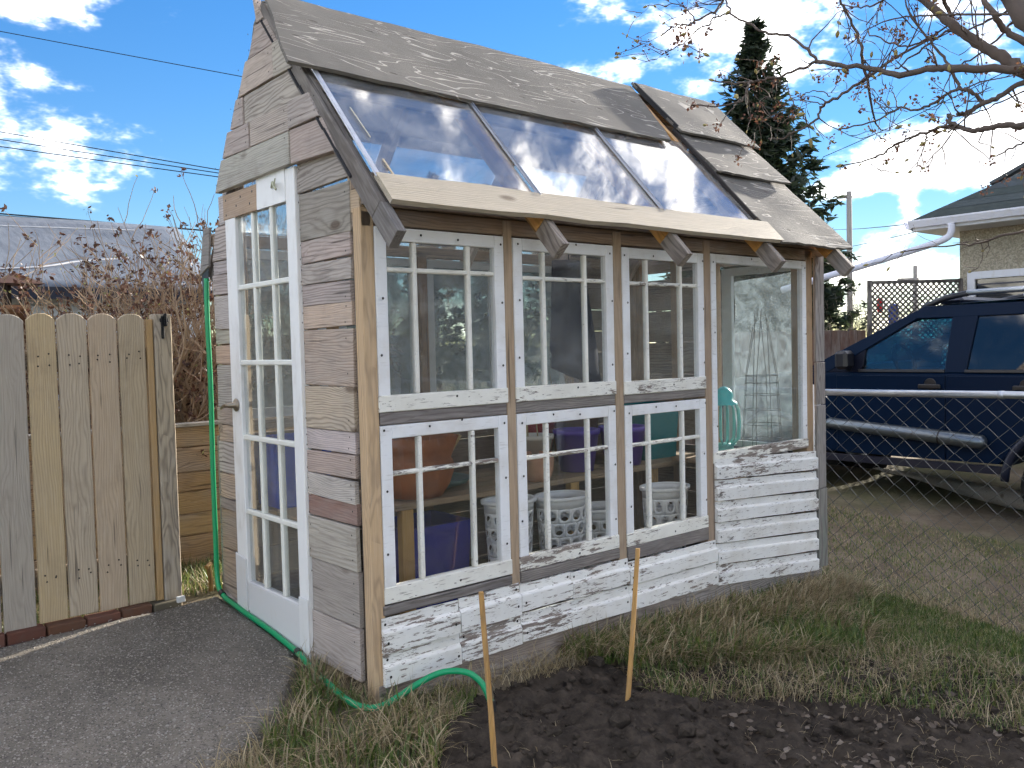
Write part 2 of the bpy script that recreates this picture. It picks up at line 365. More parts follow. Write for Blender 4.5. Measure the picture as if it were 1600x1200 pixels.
class MB:
    def __init__(s): s.v = []; s.f = []
    def add(s, v, f):
        b = len(s.v); s.v += [tuple(q) for q in v]; s.f += [tuple(i + b for i in q) for q in f]; return s
    def box(s, lo, hi):
        x0, y0, z0 = lo; x1, y1, z1 = hi
        return s.add([(x0, y0, z0), (x1, y0, z0), (x1, y1, z0), (x0, y1, z0), (x0, y0, z1), (x1, y0, z1), (x1, y1, z1), (x0, y1, z1)],
                     [(0, 3, 2, 1), (4, 5, 6, 7), (0, 1, 5, 4), (1, 2, 6, 5), (2, 3, 7, 6), (3, 0, 4, 7)])
    def cbox(s, lo, hi, c=.003):
        """box with chamfered edges"""
        lo = np.array(lo, float); hi = np.array(hi, float)
        v = []; idx = {}
        for cx in (0, 1):
            for cy in (0, 1):
                for cz in (0, 1):
                    for ax in range(3):
                        q = [0, 0, 0]
                        for a, b in zip(range(3), (cx, cy, cz)):
                            e = hi[a] if b else lo[a]
                            q[a] = e if a == ax else (e - c if b else e + c)
                        idx[(cx, cy, cz, ax)] = len(v); v.append(q)
        f = []
        def I(c_, ax): return idx[(*c_, ax)]
        for ax in range(3):
            o1, o2 = [a for a in range(3) if a != ax]
            for sd_ in (0, 1):
                r = []
                for (i, j) in ((0, 0), (1, 0), (1, 1), (0, 1)):
                    c_ = [0, 0, 0]; c_[ax] = sd_; c_[o1] = i; c_[o2] = j; r.append(I(c_, ax))
                f.append(r)
        for ax in range(3):      # edges running along ax
            o1, o2 = [a for a in range(3) if a != ax]
            for i in (0, 1):
                for j in (0, 1):
                    c0 = [0, 0, 0]; c0[o1] = i; c0[o2] = j; c1 = list(c0); c1[ax] = 1
                    f.append([I(c0, o1), I(c1, o1), I(c1, o2), I(c0, o2)])
        for cx in (0, 1):
            for cy in (0, 1):
                for cz in (0, 1):
                    f.append([I((cx, cy, cz), a) for a in range(3)])
        return s.add(v, f)
    def tube(s, pts, rad, n=6, cap=True):
        P = [Vector(q) for q in pts]
        if not hasattr(rad, '__len__'): rad = [rad] * len(P)
        t = (P[1] - P[0]).normalized()
        a = t.orthogonal().normalized()
        v = []; f = []
        for i, q in enumerate(P):
            if i == 0: t = P[1] - P[0]
            elif i == len(P) - 1: t = P[-1] - P[-2]
            else: t = P[i + 1] - P[i - 1]
            t = t.normalized() if t.length > 1e-9 else Vector((0, 0, 1))
            a = (a - t * a.dot(t))
            a = a.normalized() if a.length > 1e-6 else t.orthogonal().normalized()
            b = t.cross(a)
            for j in range(n):
                th = 2 * PI * j / n
                v.append(q + (a * math.cos(th) + b * math.sin(th)) * rad[i])
        for i in range(len(P) - 1):
            for j in range(n):
                j2 = (j + 1) % n
                f.append((i * n + j, i * n + j2, (i + 1) * n + j2, (i + 1) * n + j))
        if cap:
            f.append(tuple(range(n - 1, -1, -1))); f.append(tuple(range((len(P) - 1) * n, len(P) * n)))
        return s.add(v, f)
    def lathe(s, prof, n=24, c=(0, 0, 0), wob=None):
        v = []; f = []
        for i, (r, z) in enumerate(prof):
            for j in range(n):
                th = 2 * PI * j / n; rr = r * (wob(th, i) if wob else 1)
                v.append((c[0] + rr * math.cos(th), c[1] + rr * math.sin(th), c[2] + z))
        for i in range(len(prof) - 1):
            for j in range(n):
                j2 = (j + 1) % n
                f.append((i * n + j, i * n + j2, (i + 1) * n + j2, (i + 1) * n + j))
        return s.add(v, f)
    def disc(s, c, nrm, r, n=6, h=.0015):
        nv = Vector(nrm).normalized(); a = nv.orthogonal().normalized(); b = nv.cross(a); c = Vector(c)
        v = [c + nv * h] + [c + (a * math.cos(2 * PI * j / n) + b * math.sin(2 * PI * j / n)) * r for j in range(n)]
        return s.add(v, [(0, 1 + j, 1 + (j + 1) % n) for j in range(n)])
    def mesh(s, name='m'):
        me = bpy.data.meshes.new(name); me.from_pydata(s.v, [], s.f); me.validate(); me.update(); return me
    def fixmesh(s, name='m'):
        me = s.mesh(name); bm = bmesh.new(); bm.from_mesh(me); bmesh.ops.recalc_face_normals(bm, faces=bm.faces); bm.to_mesh(me); bm.free(); return me
    def build(s, name, m, parent=None, W=None, color=None, smooth=False, center=True):
        """vertices are world coordinates; origin is put at the middle of the bounds"""
        if W is None:
            if center:
                A = np.array(s.v); c = (A.min(0) + A.max(0)) / 2
                s.v = [tuple(q) for q in (A - c)]
                W = Matrix.Translation(Vector(c))
            else:
                W = Matrix.Identity(4)
        return newobj(name, s.fixmesh(name), m, parent, W, color, smooth)

def frame(xa, ya, origin):
    """matrix with local X along xa, local Y close to ya"""
    x = Vector(xa).normalized(); z = x.cross(Vector(ya)).normalized(); y = z.cross(x)
    return Matrix(((x.x, y.x, z.x, origin[0]), (x.y, y.y, z.y, origin[1]), (x.z, y.z, z.z, origin[2]), (0, 0, 0, 1)))

def bar(name, a, b, w, t, tdir, m, parent, color, c=.003):
    """straight timber: centre line a->b, thickness t along tdir, width w across"""
    a = Vector(a); b = Vector(b); L = (b - a).length
    W = frame(b - a, tdir, (a + b) / 2)
    me = MB().cbox((-L / 2, -t / 2, -w / 2), (L / 2, t / 2, w / 2), min(c, t / 3)).fixmesh(name)
    return newobj(name, me, m, parent, W, color)

def inset(poly, c):
    n = len(poly); out = []
    ar = sum(poly[i][0] * poly[(i + 1) % n][1] - poly[(i + 1) % n][0] * poly[i][1] for i in range(n))
    sg = 1 if ar > 0 else -1
    for i in range(n):
        p0 = np.array(poly[i - 1]); p1 = np.array(poly[i]); p2 = np.array(poly[(i + 1) % n])
        e1 = (p1 - p0) / (np.linalg.norm(p1 - p0) + 1e-9); e2 = (p2 - p1) / (np.linalg.norm(p2 - p1) + 1e-9)
        n1 = np.array((-e1[1], e1[0])) * sg; n2 = np.array((-e2[1], e2[0])) * sg
        b = n1 + n2; d = 1 + n1 @ n2
        out.append(tuple(p1 + b * c / max(d, .3)))
    return out

def slab(name, pts, nrm, t, m, parent, color=None, along=None, c=.003):
    """flat piece with outline pts (world, planar), outer face at pts, body t deep behind it"""
    P = [Vector(q) for q in pts]; nv = Vector(nrm).normalized()
    o = sum(P, Vector()) / len(P)
    xa = Vector(along) if along is not None else (P[1] - P[0])
    W = frame(xa, nv, o); Wi = W.inverted()
    L = [Wi @ q for q in P]
    poly = [(q.x, q.z) for q in L]
    ins = inset(poly, c)
    n = len(poly)
    v = [(x, -t, z) for x, z in poly] + [(x, -c, z) for x, z in poly] + [(x, 0, z) for x, z in ins]
    f = [tuple(range(n)), tuple(range(2 * n, 3 * n))]
    for r in (0, 1):
        for i in range(n):
            j = (i + 1) % n
            f.append((r * n + i, r * n + j, (r + 1) * n + j, (r + 1) * n + i))
    return newobj(name, MB().add(v, f).fixmesh(name), m, parent, W, color)

def gz(x, y):
    c = lambda v, a, b: max(a, min(b, v))
    return .088 * c(y, -3, 1.5) + .03 * c(x, -3, 0) - .058 * c(x, 0, 4.5)
def gza(x, y):
    return .088 * np.clip(y, -3, 1.5) + .03 * np.clip(x, -3, 0) - .058 * np.clip(x, 0, 4.5)

def vnoise(x, y, seed=0):
    """2-D value noise, arrays"""
    xi = np.floor(x).astype(np.int64); yi = np.floor(y).astype(np.int64); fx = x - xi; fy = y - yi
    fx = fx * fx * (3 - 2 * fx); fy = fy * fy * (3 - 2 * fy)
    def h(a, b):
        n = (a * 374761393 + b * 668265263 + seed * 974634777) & 0x7fffffff
        n = ((n ^ (n >> 13)) * 1274126177) & 0x7fffffff
        return ((n ^ (n >> 16)) & 0xffff) / 65535.0
    return (h(xi, yi) * (1 - fx) + h(xi + 1, yi) * fx) * (1 - fy) + (h(xi, yi + 1) * (1 - fx) + h(xi + 1, yi + 1) * fx) * fy
def fbm(x, y, o=5, seed=0, g=.5):
    s = 0; a = 1; t = 0
    for i in range(o):
        s = s + a * vnoise(x * 2 ** i, y * 2 ** i, seed + i); t += a; a *= g
    return s / t

def jit(c, a=.12):
    m_ = 1 + rng.uniform(-a, a)
    return tuple(max(0, min(1, v * m_ * (1 + rng.uniform(-a * .35, a * .35)))) for v in c)

def mesh_np(name, V, F, tone=None):
    """V (n,3), F (m,k) arrays"""
    me = bpy.data.meshes.new(name)
    n = len(V); m_, k_ = F.shape
    me.vertices.add(n); me.vertices.foreach_set('co', np.ascontiguousarray(V, np.float32).ravel())
    me.loops.add(m_ * k_); me.polygons.add(m_)
    me.loops.foreach_set('vertex_index', F.astype(np.int32).ravel())
    me.polygons.foreach_set('loop_start', np.arange(0, m_ * k_, k_, dtype=np.int32))
    me.update(calc_edges=True)
    if tone is not None:
        a = me.attributes.new('tone', 'FLOAT', 'POINT'); a.data.foreach_set('value', tone.astype(np.float32))
    me.validate()
    return me

def blades(name, P, L, wid, lean, m, parent=None, label=None, seed=1, ldir=None, curl=1.0, tone=None, cat='grass'):
    """grass blades: roots P (n,3), lengths L, lean 0..1"""
    g = np.random.default_rng(seed); n = len(P)
    th = g.uniform(0, 2 * PI, n) if ldir is None else ldir
    d = np.stack([np.cos(th), np.sin(th), np.zeros(n)], 1)
    s = np.stack([-np.sin(th + g.normal(0, .6, n)), np.cos(th), np.zeros(n)], 1)
    V = []; ts = (0, .4, .75, 1.0); ws = (1, .9, .6, .08)
    L = L[:, None]; ln = lean[:, None]
    for t, w_ in zip(ts, ws):
        up = t * (1 - ln * .45 * t * curl) ; out = ln * (t ** 1.5)
        z = L * np.maximum(up * np.sqrt(np.maximum(0, 1 - (ln * .92) ** 2 * t)), 0)
        c = P + d * L * out + np.array([0, 0, 1.]) * z
        V.append(c - s * wid[:, None] * w_ * .5); V.append(c + s * wid[:, None] * w_ * .5)
    V = np.stack(V, 1).reshape(-1, 3)
    b = (np.arange(n) * 8)[:, None]
    F = np.concatenate([b + np.array([[0, 1, 3, 2]]), b + np.array([[2, 3, 5, 4]]), b + np.array([[4, 5, 7, 6]])], 0)
    tn = np.repeat(g.uniform(0, 1, n) if tone is None else tone, 8)
    o = newobj(name, mesh_np(name, V, F, tn), m, parent)
    if parent is None: tag(o, label, cat, kind='stuff')
    else: o['kind'] = 'stuff'
    return o

def inpoly(x, y, poly):
    r = np.zeros(len(x), bool); n = len(poly)
    for i in range(n):
        x0, y0 = poly[i]; x1, y1 = poly[(i + 1) % n]
        c = ((y0 > y) != (y1 > y)) & (x < (x1 - x0) * (y - y0) / (y1 - y0 + 1e-12) + x0)
        r ^= c
    return r

def scatter(poly, n, g, clump=0, cs=6.0, seed=0):
    A = np.array(poly); lo = A.min(0); hi = A.max(0); X = []; Y = []; c = 0
    while c < n:
        x = g.uniform(lo[0], hi[0], n * 2); y = g.uniform(lo[1], hi[1], n * 2)
        k_ = inpoly(x, y, poly)
        if clump: k_ &= fbm(x * cs + 50, y * cs + 50, 3, seed) > g.uniform(.5 - clump, .5 + clump * .6, len(x))
        X.append(x[k_]); Y.append(y[k_]); c += k_.sum()
    x = np.concatenate(X)[:n]; y = np.concatenate(Y)[:n]
    return x, y

# ------------------------------------------------------------------ ground
def axis(segs):
    out = []
    for a, b, st in segs:
        out += list(np.arange(a, b, st))
    return np.array(out + [segs[-1][1]])
ax_ = axis([(-900, -100, 100), (-100, -20, 10), (-20, -4, 1), (-4, 8, .12), (8, 24, 1), (24, 100, 8), (100, 900, 100)])
ay_ = axis([(-900, -100, 100), (-100, -20, 10), (-20, -4, 1), (-4, 4, .12), (4, 24, 1), (24, 100, 8), (100, 900, 100)])
GX, GY = np.meshgrid(ax_, ay_, indexing='ij')
GZ = gza(GX, GY) + (fbm(GX * 2.3 + 90, GY * 2.3 + 90, 4, 7) - .5) * .03 * (np.hypot(GX, GY) < 15) - .02
_bedc = [(.0, -.45), (.3, -.26), (.45, -.16), (.7, -.14), (1.0, -.18), (1.25, -.28), (1.45, -.44), (1.75, -.58), (2.1, -.68), (2.45, -.8), (2.7, -1.05), (2.9, -1.5), (2.8, -2.4), (-.5, -2.5), (-.3, -1.2), (-.1, -.7)]
GZ = GZ - .10 * inpoly(GX.ravel(), GY.ravel(), _bedc).reshape(GX.shape)
def grid_faces(nx, ny):
    i = np.arange(nx - 1)[:, None] * ny + np.arange(ny - 1)[None, :]
    i = i.ravel()
    return np.stack([i, i + ny, i + ny + 1, i + 1], 1)
g_ = newobj('ground', mesh_np('ground', np.stack([GX, GY, GZ], -1).reshape(-1, 3), grid_faces(*GX.shape)), 'yard_ground', smooth=True)
tag(g_, kind='structure')

# concrete pad: a sheet with a thin worn edge
pad = [(-5, 1.47), (-2.5, 1.47), (-1.2, 1.46), (-.2, 1.47), (.0, 1.46), (-.005, 1.2), (-.01, .85), (-.012, .62), (-.06, .46), (-.17, .33), (-.26, .2), (-.40, .06), (-.55, -.05), (-.70, -.13), (-.95, -.24), (-1.5, -.55), (-5, -2.2)]
def inside_sheet(name, poly, m, step, zf, kind='structure', drop=.05, edge_j=.0):
    A = np.array(poly); lo = A.min(0) - step; hi = A.max(0) + step
    xs = np.arange(lo[0], hi[0], step); ys = np.arange(lo[1], hi[1], step)
    X, Y = np.meshgrid(xs, ys, indexing='ij')
    ok = inpoly(X.ravel(), Y.ravel(), poly).reshape(X.shape)
    Z = zf(X, Y)
    # fall away where any neighbour is outside
    pd = np.pad(ok, 1); er = pd[:-2, 1:-1] & pd[2:, 1:-1] & pd[1:-1, :-2] & pd[1:-1, 2:] & ok
    Z = np.where(er, Z, Z - drop)
    keep = ok | np.pad(ok, 1)[:-2, 1:-1] | np.pad(ok, 1)[2:, 1:-1] | np.pad(ok, 1)[1:-1, :-2] | np.pad(ok, 1)[1:-1, 2:]
    F = grid_faces(*X.shape); kf = keep.ravel()[F].all(1); F = F[kf]
    used = np.unique(F); mp = -np.ones(X.size, int); mp[used] = np.arange(len(used))
    V = np.stack([X, Y, Z], -1).reshape(-1, 3)[used]
    o = newobj(name, mesh_np(name, V, mp[F]), m, smooth=True)
    return tag(o, kind=kind)
inside_sheet('concrete_pad', [(x, y) for x, y in pad], 'concrete', .025, lambda X, Y: gza(X, Y) + (fbm(X * 3, Y * 3, 4, 3) - .5) * .02 + .008, drop=.05)

# dug soil bed in front of the long wall
bed = [(-.02, -.42), (.12, -.30), (.26, -.2), (.42, -.10), (.7, -.08), (1.0, -.12), (1.25, -.22), (1.45, -.38), (1.75, -.52), (2.1, -.62), (2.5, -.75), (2.75, -1.0),
       (3.0, -1.5), (2.9, -2.5), (-.6, -2.6), (-.4, -1.2), (-.2, -.7)]
def soil_z(X, Y):
    n1 = fbm(X * 3.2 + 20, Y * 3.2 + 20, 3, 11); n2 = fbm(X * 13 + 5, Y * 13, 4, 21, .55); n3 = fbm(X * 55, Y * 55, 3, 31)
    lump = np.abs(fbm(X * 9 + 31, Y * 9, 2, 5) - .5) * 2
    hump = .05 * np.exp(-(((X - .75) / .45) ** 2 + ((Y + .75) / .3) ** 2)) + .035 * np.exp(-(((X - .25) / .2) ** 2 + ((Y + .40) / .12) ** 2))
    return gza(X, Y) - .005 + (n1 - .5) * .07 + (n2 - .5) * .075 + (n3 - .5) * .022 - lump * .018 + hump
inside_sheet('soil_bed', bed, 'soil', .0125, soil_z, drop=.06)

# loose clods on the bed
rc = np.random.default_rng(77)
cx, cy = scatter(bed, 1700, rc)
clod = MB()
ico = bmesh.new(); bmesh.ops.create_icosphere(ico, subdivisions=1, radius=1)
iv = np.array([q.co for q in ico.verts]); ifc = [[q.index for q in f.verts] for f in ico.faces]; ico.free()
for x, y in zip(cx, cy):
    s = min(.055, .0035 + rc.exponential(.0075))
    z = float(soil_z(np.array([x]), np.array([y]))[0])
    q = iv * s * rc.uniform(.65, 1.2, (len(iv), 3)) * (1, 1, .75) + (x, y, z + s * .25)
    clod.add(q, ifc)
tag(clod.build('soil_clods', 'soil', center=False), 'crumbly dark clods lying on the dug soil bed', 'soil', kind='stuff')

# pebbles in the concrete
pb = MB(); px_, py_ = scatter([(-1.5, 1.45), (-.02, 1.45), (-.02, .62), (-.2, .3), (-.66, -.1), (-1.5, -.5)], 2600, rc)
for x, y in zip(px_, py_):
    if x < -2.2: continue
    s = rc.uniform(.0015, .0045) * (1.6 if rc.random() < .08 else 1)
    pb.add(iv * s * rc.uniform(.7, 1.3, (len(iv), 3)) * (1, 1, .6) + (x, y, gz(x, y) + .008 + s * .1 + float(fbm(np.array([x * 3]), np.array([y * 3]), 4, 3)[0] - .5) * .02), ifc)
tag(pb.build('pebbles', 'stone', color=(.36, .33, .29), center=False), 'small pale stones bedded in the worn concrete pad', 'pebbles', kind='stuff')

# ------------------------------------------------------------------ the greenhouse
GH = empty('greenhouse', (0, 0, 0), 'rustic greenhouse shed of reclaimed windows, grey planks and flaking white boards', 'greenhouse')
GREY = (.47, .415, .365); GREYD = (.35, .305, .265); BROWN = (.52, .415, .345); WARM = (.60, .46, .34); TAN = (.52, .37, .23); HONEY = (.60, .36, .14)
WHITE = (.82, .82, .81); LILAC = (.55, .49, .455)

def gpoly(name, yz, color, xo=0.0, t=.02, m='weathered_wood'):
    pts = [(xo, y, z) for y, z in yz]
    return slab(name, pts, (-1, 0, 0), t, m, GH, color, along=(0, 1, 0), c=.002)

screws = MB()
def nail(p, n, r=.0035):
    screws.disc(p, n, r * 1.35)

# right column of boards, beside the door
zr = [2.135, 2.016, 1.819, 1.722, 1.636, 1.547, 1.450, 1.217, 1.036, .946, .85, .755, .665, .484, .258, .045]
cr = [GREY, GREYD, GREY, LILAC, LILAC, WARM, BROWN, BROWN, LILAC, BROWN, LILAC, (.33, .215, .165), GREY, GREYD, GREY]
for i in range(len(zr) - 1):
    z1, z0 = zr[i], zr[i + 1]
    e = lambda: rng.uniform(-.004, .004)
    yl = .490 + e(); yr = (.07 if i < 2 else .082) + e() + i * .001
    tilt = rng.uniform(-.006, .006)
    gpoly('siding_plank', [(yl, z0 + .003 + e() * .5), (yr, z0 + .003 + tilt), (yr + e(), z1 - .002 + tilt), (yl, z1 - .002 + e() * .5)], jit(cr[i], .14), xo=rng.uniform(-.006, .004))
    for y_ in (yl - .02, yr + .025):
        for z_ in (z0 + (z1 - z0) * .25, z0 + (z1 - z0) * .78):
            if rng.random() < .75: nail((-.0075, y_ + e() * 2, z_ + e() * 2), (-1, 0, 0), .003)
# left column
zl = [2.13, 1.986, 1.818, 1.75, 1.647, 1.477, 1.402, 1.305, 1.087, 1.003, .915, .757, .63, .572, .37, .13]
cl = [LILAC, LILAC, LILAC, LILAC, LILAC, GREY, WARM, LILAC, BROWN, WARM, LILAC, WARM, GREYD, (.40, .29, .215), (.40, .30, .22)]
for i in range(len(zl) - 1):
    z1, z0 = zl[i], zl[i + 1]; e = lambda: rng.uniform(-.004, .004)
    yo = 1.43 + (2.0 - z1) * .022 + e() * 2
    if i == 0: yo = 1.33
    gpoly('siding_plank', [(yo, z0 + .003 + e()), (1.237, z0 + .003 + e()), (1.237 + e() * .4, z1 - .002 + e()), (yo + e() - (.06 if i == 1 else 0), z1 - .002 + e())], jit(cl[i], .14), xo=rng.uniform(-.006, .004))
    for z_ in (z0 + (z1 - z0) * .3, z0 + (z1 - z0) * .75):
        if rng.random() < .7: nail((-.0075, yo - .03 + e(), z_), (-1, 0, 0), .003)
# gable above the door: rows cut to the slopes
def yf(z): return (z - 2.115) / 1.09 + .060          # front slope
def yb(z): return .69 + (2.867 - z) / 1.25 + .012     # back slope
rows = [(2.135, 2.275, [.478]), (2.275, 2.392, [.475, .86]), (2.392, 2.518, [.92]), (2.518, 2.663, [.60]), (2.663, 2.79, []), (2.79, 2.90, [])]
for i, (z0, z1, seams) in enumerate(rows):
    st = .015 * (i % 2)
    cuts = [yf(z0) + .0 + st * .2] + sorted(seams) + [yb(z0) - .012]
    for j in range(len(cuts) - 1):
        a, b = cuts[j], cuts[j + 1]
        a1 = max(a, yf(z1) - .02) if j == 0 else a; b1 = min(b, yb(z1) + .015) if j == len(cuts) - 2 else b
        if b1 - a1 < .02: b1 = a1 + .02
        e = lambda: rng.uniform(-.004, .004)
        if j == 0 and i == 0: continue
        gpoly('siding_plank', [(b - .002, z0 + .002 + e()), (a + .002, z0 + .002 + e()), (a1 + .002, z1 - .002 + e()), (b1 - .002, z1 - .002 + e())], jit((.50, .44, .385) if i < 4 else BROWN, .13), xo=rng.uniform(-.008, .002) - .034 - .004 * (i % 2), t=.032)
        for y_ in (a + .03, b - .03):
            for z_ in (z0 + .03, z1 - .03):
                if rng.random() < .8: nail((-.0455, y_ + e(), z_ + e()), (-1, 0, 0), .003)
# boards right of the door head, under the front slope
gpoly('siding_plank', [(.478, 2.138), (.09, 2.125), (.20, 2.27), (.478, 2.275)], jit((.50, .44, .385)), xo=-.036, t=.03)
# a slipped board and flap at the back eave
gpoly('siding_plank', [(1.44, 1.98), (1.35, 2.17), (1.30, 2.33), (1.18, 2.34), (1.22, 1.99)], jit(LILAC), xo=.03)
slab('eave_flap', [(-.02, 1.50, 1.99), (-.02, 1.42, 1.99), (-.02, 1.45, 1.80), (-.02, 1.57, 1.76)], (-1, 0, 0), .012, 'weathered_wood', GH, (.25, .235, .225), along=(0, 1, 0))
slab('roof_felt_scrap', [(-.012, 1.565, 1.76), (-.012, 1.47, 1.80), (-.012, 1.50, 1.64), (-.012, 1.55, 1.62)], (-1, 0, 0), .004, 'matte', GH, (.06, .075, .085), along=(0, 1, 0))

# corner posts and studs of the gable wall (inside faces)
for y_ in (.52, 1.22):
    bar('stud', (.05, y_ - .0, .05), (.05, y_, 2.25), .05, .045, (0, 1, 0), 'fresh_wood', GH, jit(WARM))
bar('stud', (.05, 1.44, .1), (.05, 1.44, 1.95), .06, .06, (0, 1, 0), 'fresh_wood', GH, jit(WARM))

# ---- door ----
DX = -.012
door = MB()
def dbox(y0, y1, z0, z1, x0=DX - .004, x1=DX + .036): return MB().cbox((x0, y0, z0), (x1, y1, z1), .003)
for a_ in [(1.115, 1.228, .10, 2.02), (.492, .575, .075, 2.135)]:
    m_ = dbox(*a_); door.add(m_.v, m_.f)
for a_ in [(.575, 1.115, 2.003, 2.12), (.575, 1.115, .10, .262)]:
    m_ = dbox(*a_, DX, DX + .034); door.add(m_.v, m_.f)
DOOR = door.build('door', 'door_paint', GH, color=(.83, .83, .82))
DOOR['label'] = 'narrow white glazed door with fifteen small panes'
ys = [.575, .738, .918, 1.115]; ym = [(.738, .022), (.925, .022)]
zs = [.262, .602, .958, 1.313, 1.668, 2.003]
for y_ in (.741, .936):
    MB().cbox((DX + .001, y_ - .0125, .262), (DX + .028, y_ + .0125, 2.003), .005).build('muntin', 'door_paint', DOOR, color=(.78, .78, .72))
for z_ in zs[1:-1]:
    MB().cbox((DX - .001, .575, z_ - .0125), (DX + .026, 1.115, z_ + .0125), .005).build('muntin', 'door_paint', DOOR, color=(.78, .78, .72))
yy = [.575, .741, .936, 1.115]
for i in range(3):
    for j in range(5):
        MB().box((DX + .012, yy[i] + .003, zs[j] + .003), (DX + .0155, yy[i + 1] - .003, zs[j + 1] - .003)).build('pane', 'old_glass', DOOR)
# warped sheets nailed over the foot of the door
slab('kick_panel', [(DX - .008, 1.10, .068), (DX - .008, .568, .045), (DX - .008, .572, .258), (DX - .008, 1.112, .262)], (-1, 0, 0), .004, 'door_paint', DOOR, (.66, .66, .66), along=(0, 1, 0))
slab('edge_strip', [(DX - .012, .572, .04), (DX - .012, .488, .02), (DX - .012, .49, .30), (DX - .012, .572, .30)], (-1, 0, 0), .006, 'door_paint', DOOR, (.74, .74, .73), along=(0, 1, 0))
slab('edge_strip', [(DX - .012, 1.236, .09), (DX - .012, 1.118, .07), (DX - .012, 1.118, .37), (DX - .012, 1.236, .385)], (-1, 0, 0), .006, 'door_paint', DOOR, (.68, .68, .68), along=(0, 1, 0))
pt = slab('patch_board', [(DX - .008, 1.238, 2.0), (DX - .008, .86, 2.0), (DX - .008, .855, 2.118), (DX - .008, 1.235, 2.118)], (-1, 0, 0), .012, 'fresh_wood', DOOR, (.46, .33, .23), along=(0, 1, 0))
for y_, z_ in ((1.2, 2.09), (1.2, 2.02), (1.08, 2.05), (1.03, 2.085), (.93, 2.04), (.90, 2.09)):
    nail((DX - .0085, y_, z_), (-1, 0, 0), .005)
MB().box((DX - .006, .576, 2.0), (DX + .03, .86, 2.14)).build('head_panel', 'door_paint', DOOR, color=(.83, .83, .82))
hm = MB()
hm.lathe([(0.001, 0), (.030, 0), (.032, .006), (.024, .012), (.014, .016), (.012, .045), (.001, .047)], 16)
hm.v = [(DX - .004 - z, 1.168 + x, 1.11 + y) for x, y, z in hm.v]
hm.tube([(DX - .045, 1.168, 1.11), (DX - .048, 1.20, 1.112), (DX - .047, 1.245, 1.10), (DX - .04, 1.275, 1.09)], [.010, .009, .008, .006], 8)
hm.build('handle', 'metal', DOOR, color=(.30, .25, .19), smooth=True)
th = MB(); th.tube([(DX - .008, .70, 2.075), (DX - .02, .66, 2.09), (DX - .03, .63, 2.07), (DX - .035, .60, 2.05)], [.004, .007, .006, .005], 6)
th.tube([(DX - .03, .63, 2.07), (DX - .03, .615, 2.10)], [.004, .003], 5)
th.build('bracket_scrap', 'clay', DOOR, color=(.45, .46, .33))
# threshold board
bar('sill_plank', (-.002, .46, .035), (-.002, 1.45, .115), .07, .03, (1, 0, 0), 'weathered_wood', GH, GREY)

# ---- corner post ----

gpoly('gap_shade_strip', [(.080, .04), (.058, .0), (.060, 1.95), (.083, 1.95)], (.10, .075, .06), xo=.015, t=.02)  # dark strip filling the gap beside the post, its shade put into colour
gpoly('corner_block', [(.088, 1.885), (.005, 1.885), (.005, 1.965), (.088, 2.045)], (.55, .41, .27), xo=.004, t=.04, m='fresh_wood')
gpoly('corner_block', [(.088, 1.83), (.0, 1.83), (.0, 1.883), (.088, 1.883)], (.33, .24, .17), xo=.006, t=.04)

# ---- long wall framing: vertical posts, rails, head beam ----
def vbar(x0, x1, z0, z1, y0, y1, color, m='fresh_wood', name='post'):
    W = Matrix(((0, 1, 0, (x0 + x1) / 2), (0, 0, 1, (y0 + y1) / 2), (1, 0, 0, (z0 + z1) / 2), (0, 0, 0, 1)))
    me = MB().cbox((-(z1 - z0) / 2, -(x1 - x0) / 2, -(y1 - y0) / 2), ((z1 - z0) / 2, (x1 - x0) / 2, (y1 - y0) / 2), .003).fixmesh(name)
    return newobj(name, me, m, GH, W, color)
vbar(.002, .060, -.02, 1.90, .0, .056, (.60, .42, .25), name='corner_post')
vbar(.704, .752, .30, 1.90, -.002, .05, (.45, .33, .22))
vbar(1.388, 1.446, .27, 1.90, -.002, .05, (.42, .31, .21))
vbar(2.09, 2.146, .23, 1.90, -.002, .05, (.40, .29, .20))
vbar(3.09, 3.165, .66, 1.90, .004, .055, (.42, .28, .16))
vbar(2.150, 2.166, .23, .74, -.004, .03, (.30, .22, .16), 'weathered_wood', 'trim_strip')
def hbar(x0, x1, z0, z1, y0, y1, color, m='weathered_wood', name='rail', dz=0.0):
    W = frame((x1 - x0, 0, dz), (0, -1, 0), ((x0 + x1) / 2, (y0 + y1) / 2, (z0 + z1) / 2 + dz * .5))
    me = MB().cbox((-(x1 - x0) / 2, -(y1 - y0) / 2, -(z1 - z0) / 2), ((x1 - x0) / 2, (y1 - y0) / 2, (z1 - z0) / 2), .003).fixmesh(name)
    return newobj(name, me, m, GH, W, color)
for a_, b_ in ((.064, .702), (.754, 1.386), (1.448, 2.088)):
    hbar(a_, b_, 1.067, 1.117, .0, .04, jit((.21, .19, .18), .08))
hbar(.05, .70, .325, .362, -.012, .04, (.17, .155, .15)); hbar(.754, 1.386, .318, .366, -.012, .04, (.18, .165, .155)); hbar(1.448, 2.09, .295, .36, -.010, .04, (.20, .18, .17))
hbar(.064, 3.16, 1.838, 1.905, .004, .06, (.33, .235, .165), name='head_beam')
hbar(.01, 3.2, 1.908, 1.965, -.012, .05, (.26, .185, .14), name='head_beam')
hbar(.0, 3.16, 1.97, 2.04, .02, .06, (.25, .18, .13), name='top_plate')
# end boards at the far corner
for z0, z1, xx, cc in ((1.22, 1.87, 3.168, (.33, .30, .28)), (.955, 1.215, 3.172, (.30, .27, .25)), (.435, .95, 3.175, (.31, .285, .265)), (-.06, .43, 3.185, (.22, .23, .205))):
    vbar(xx, xx + .098, z0, z1, -.018, .002, cc, 'weathered_wood', 'corner_board')

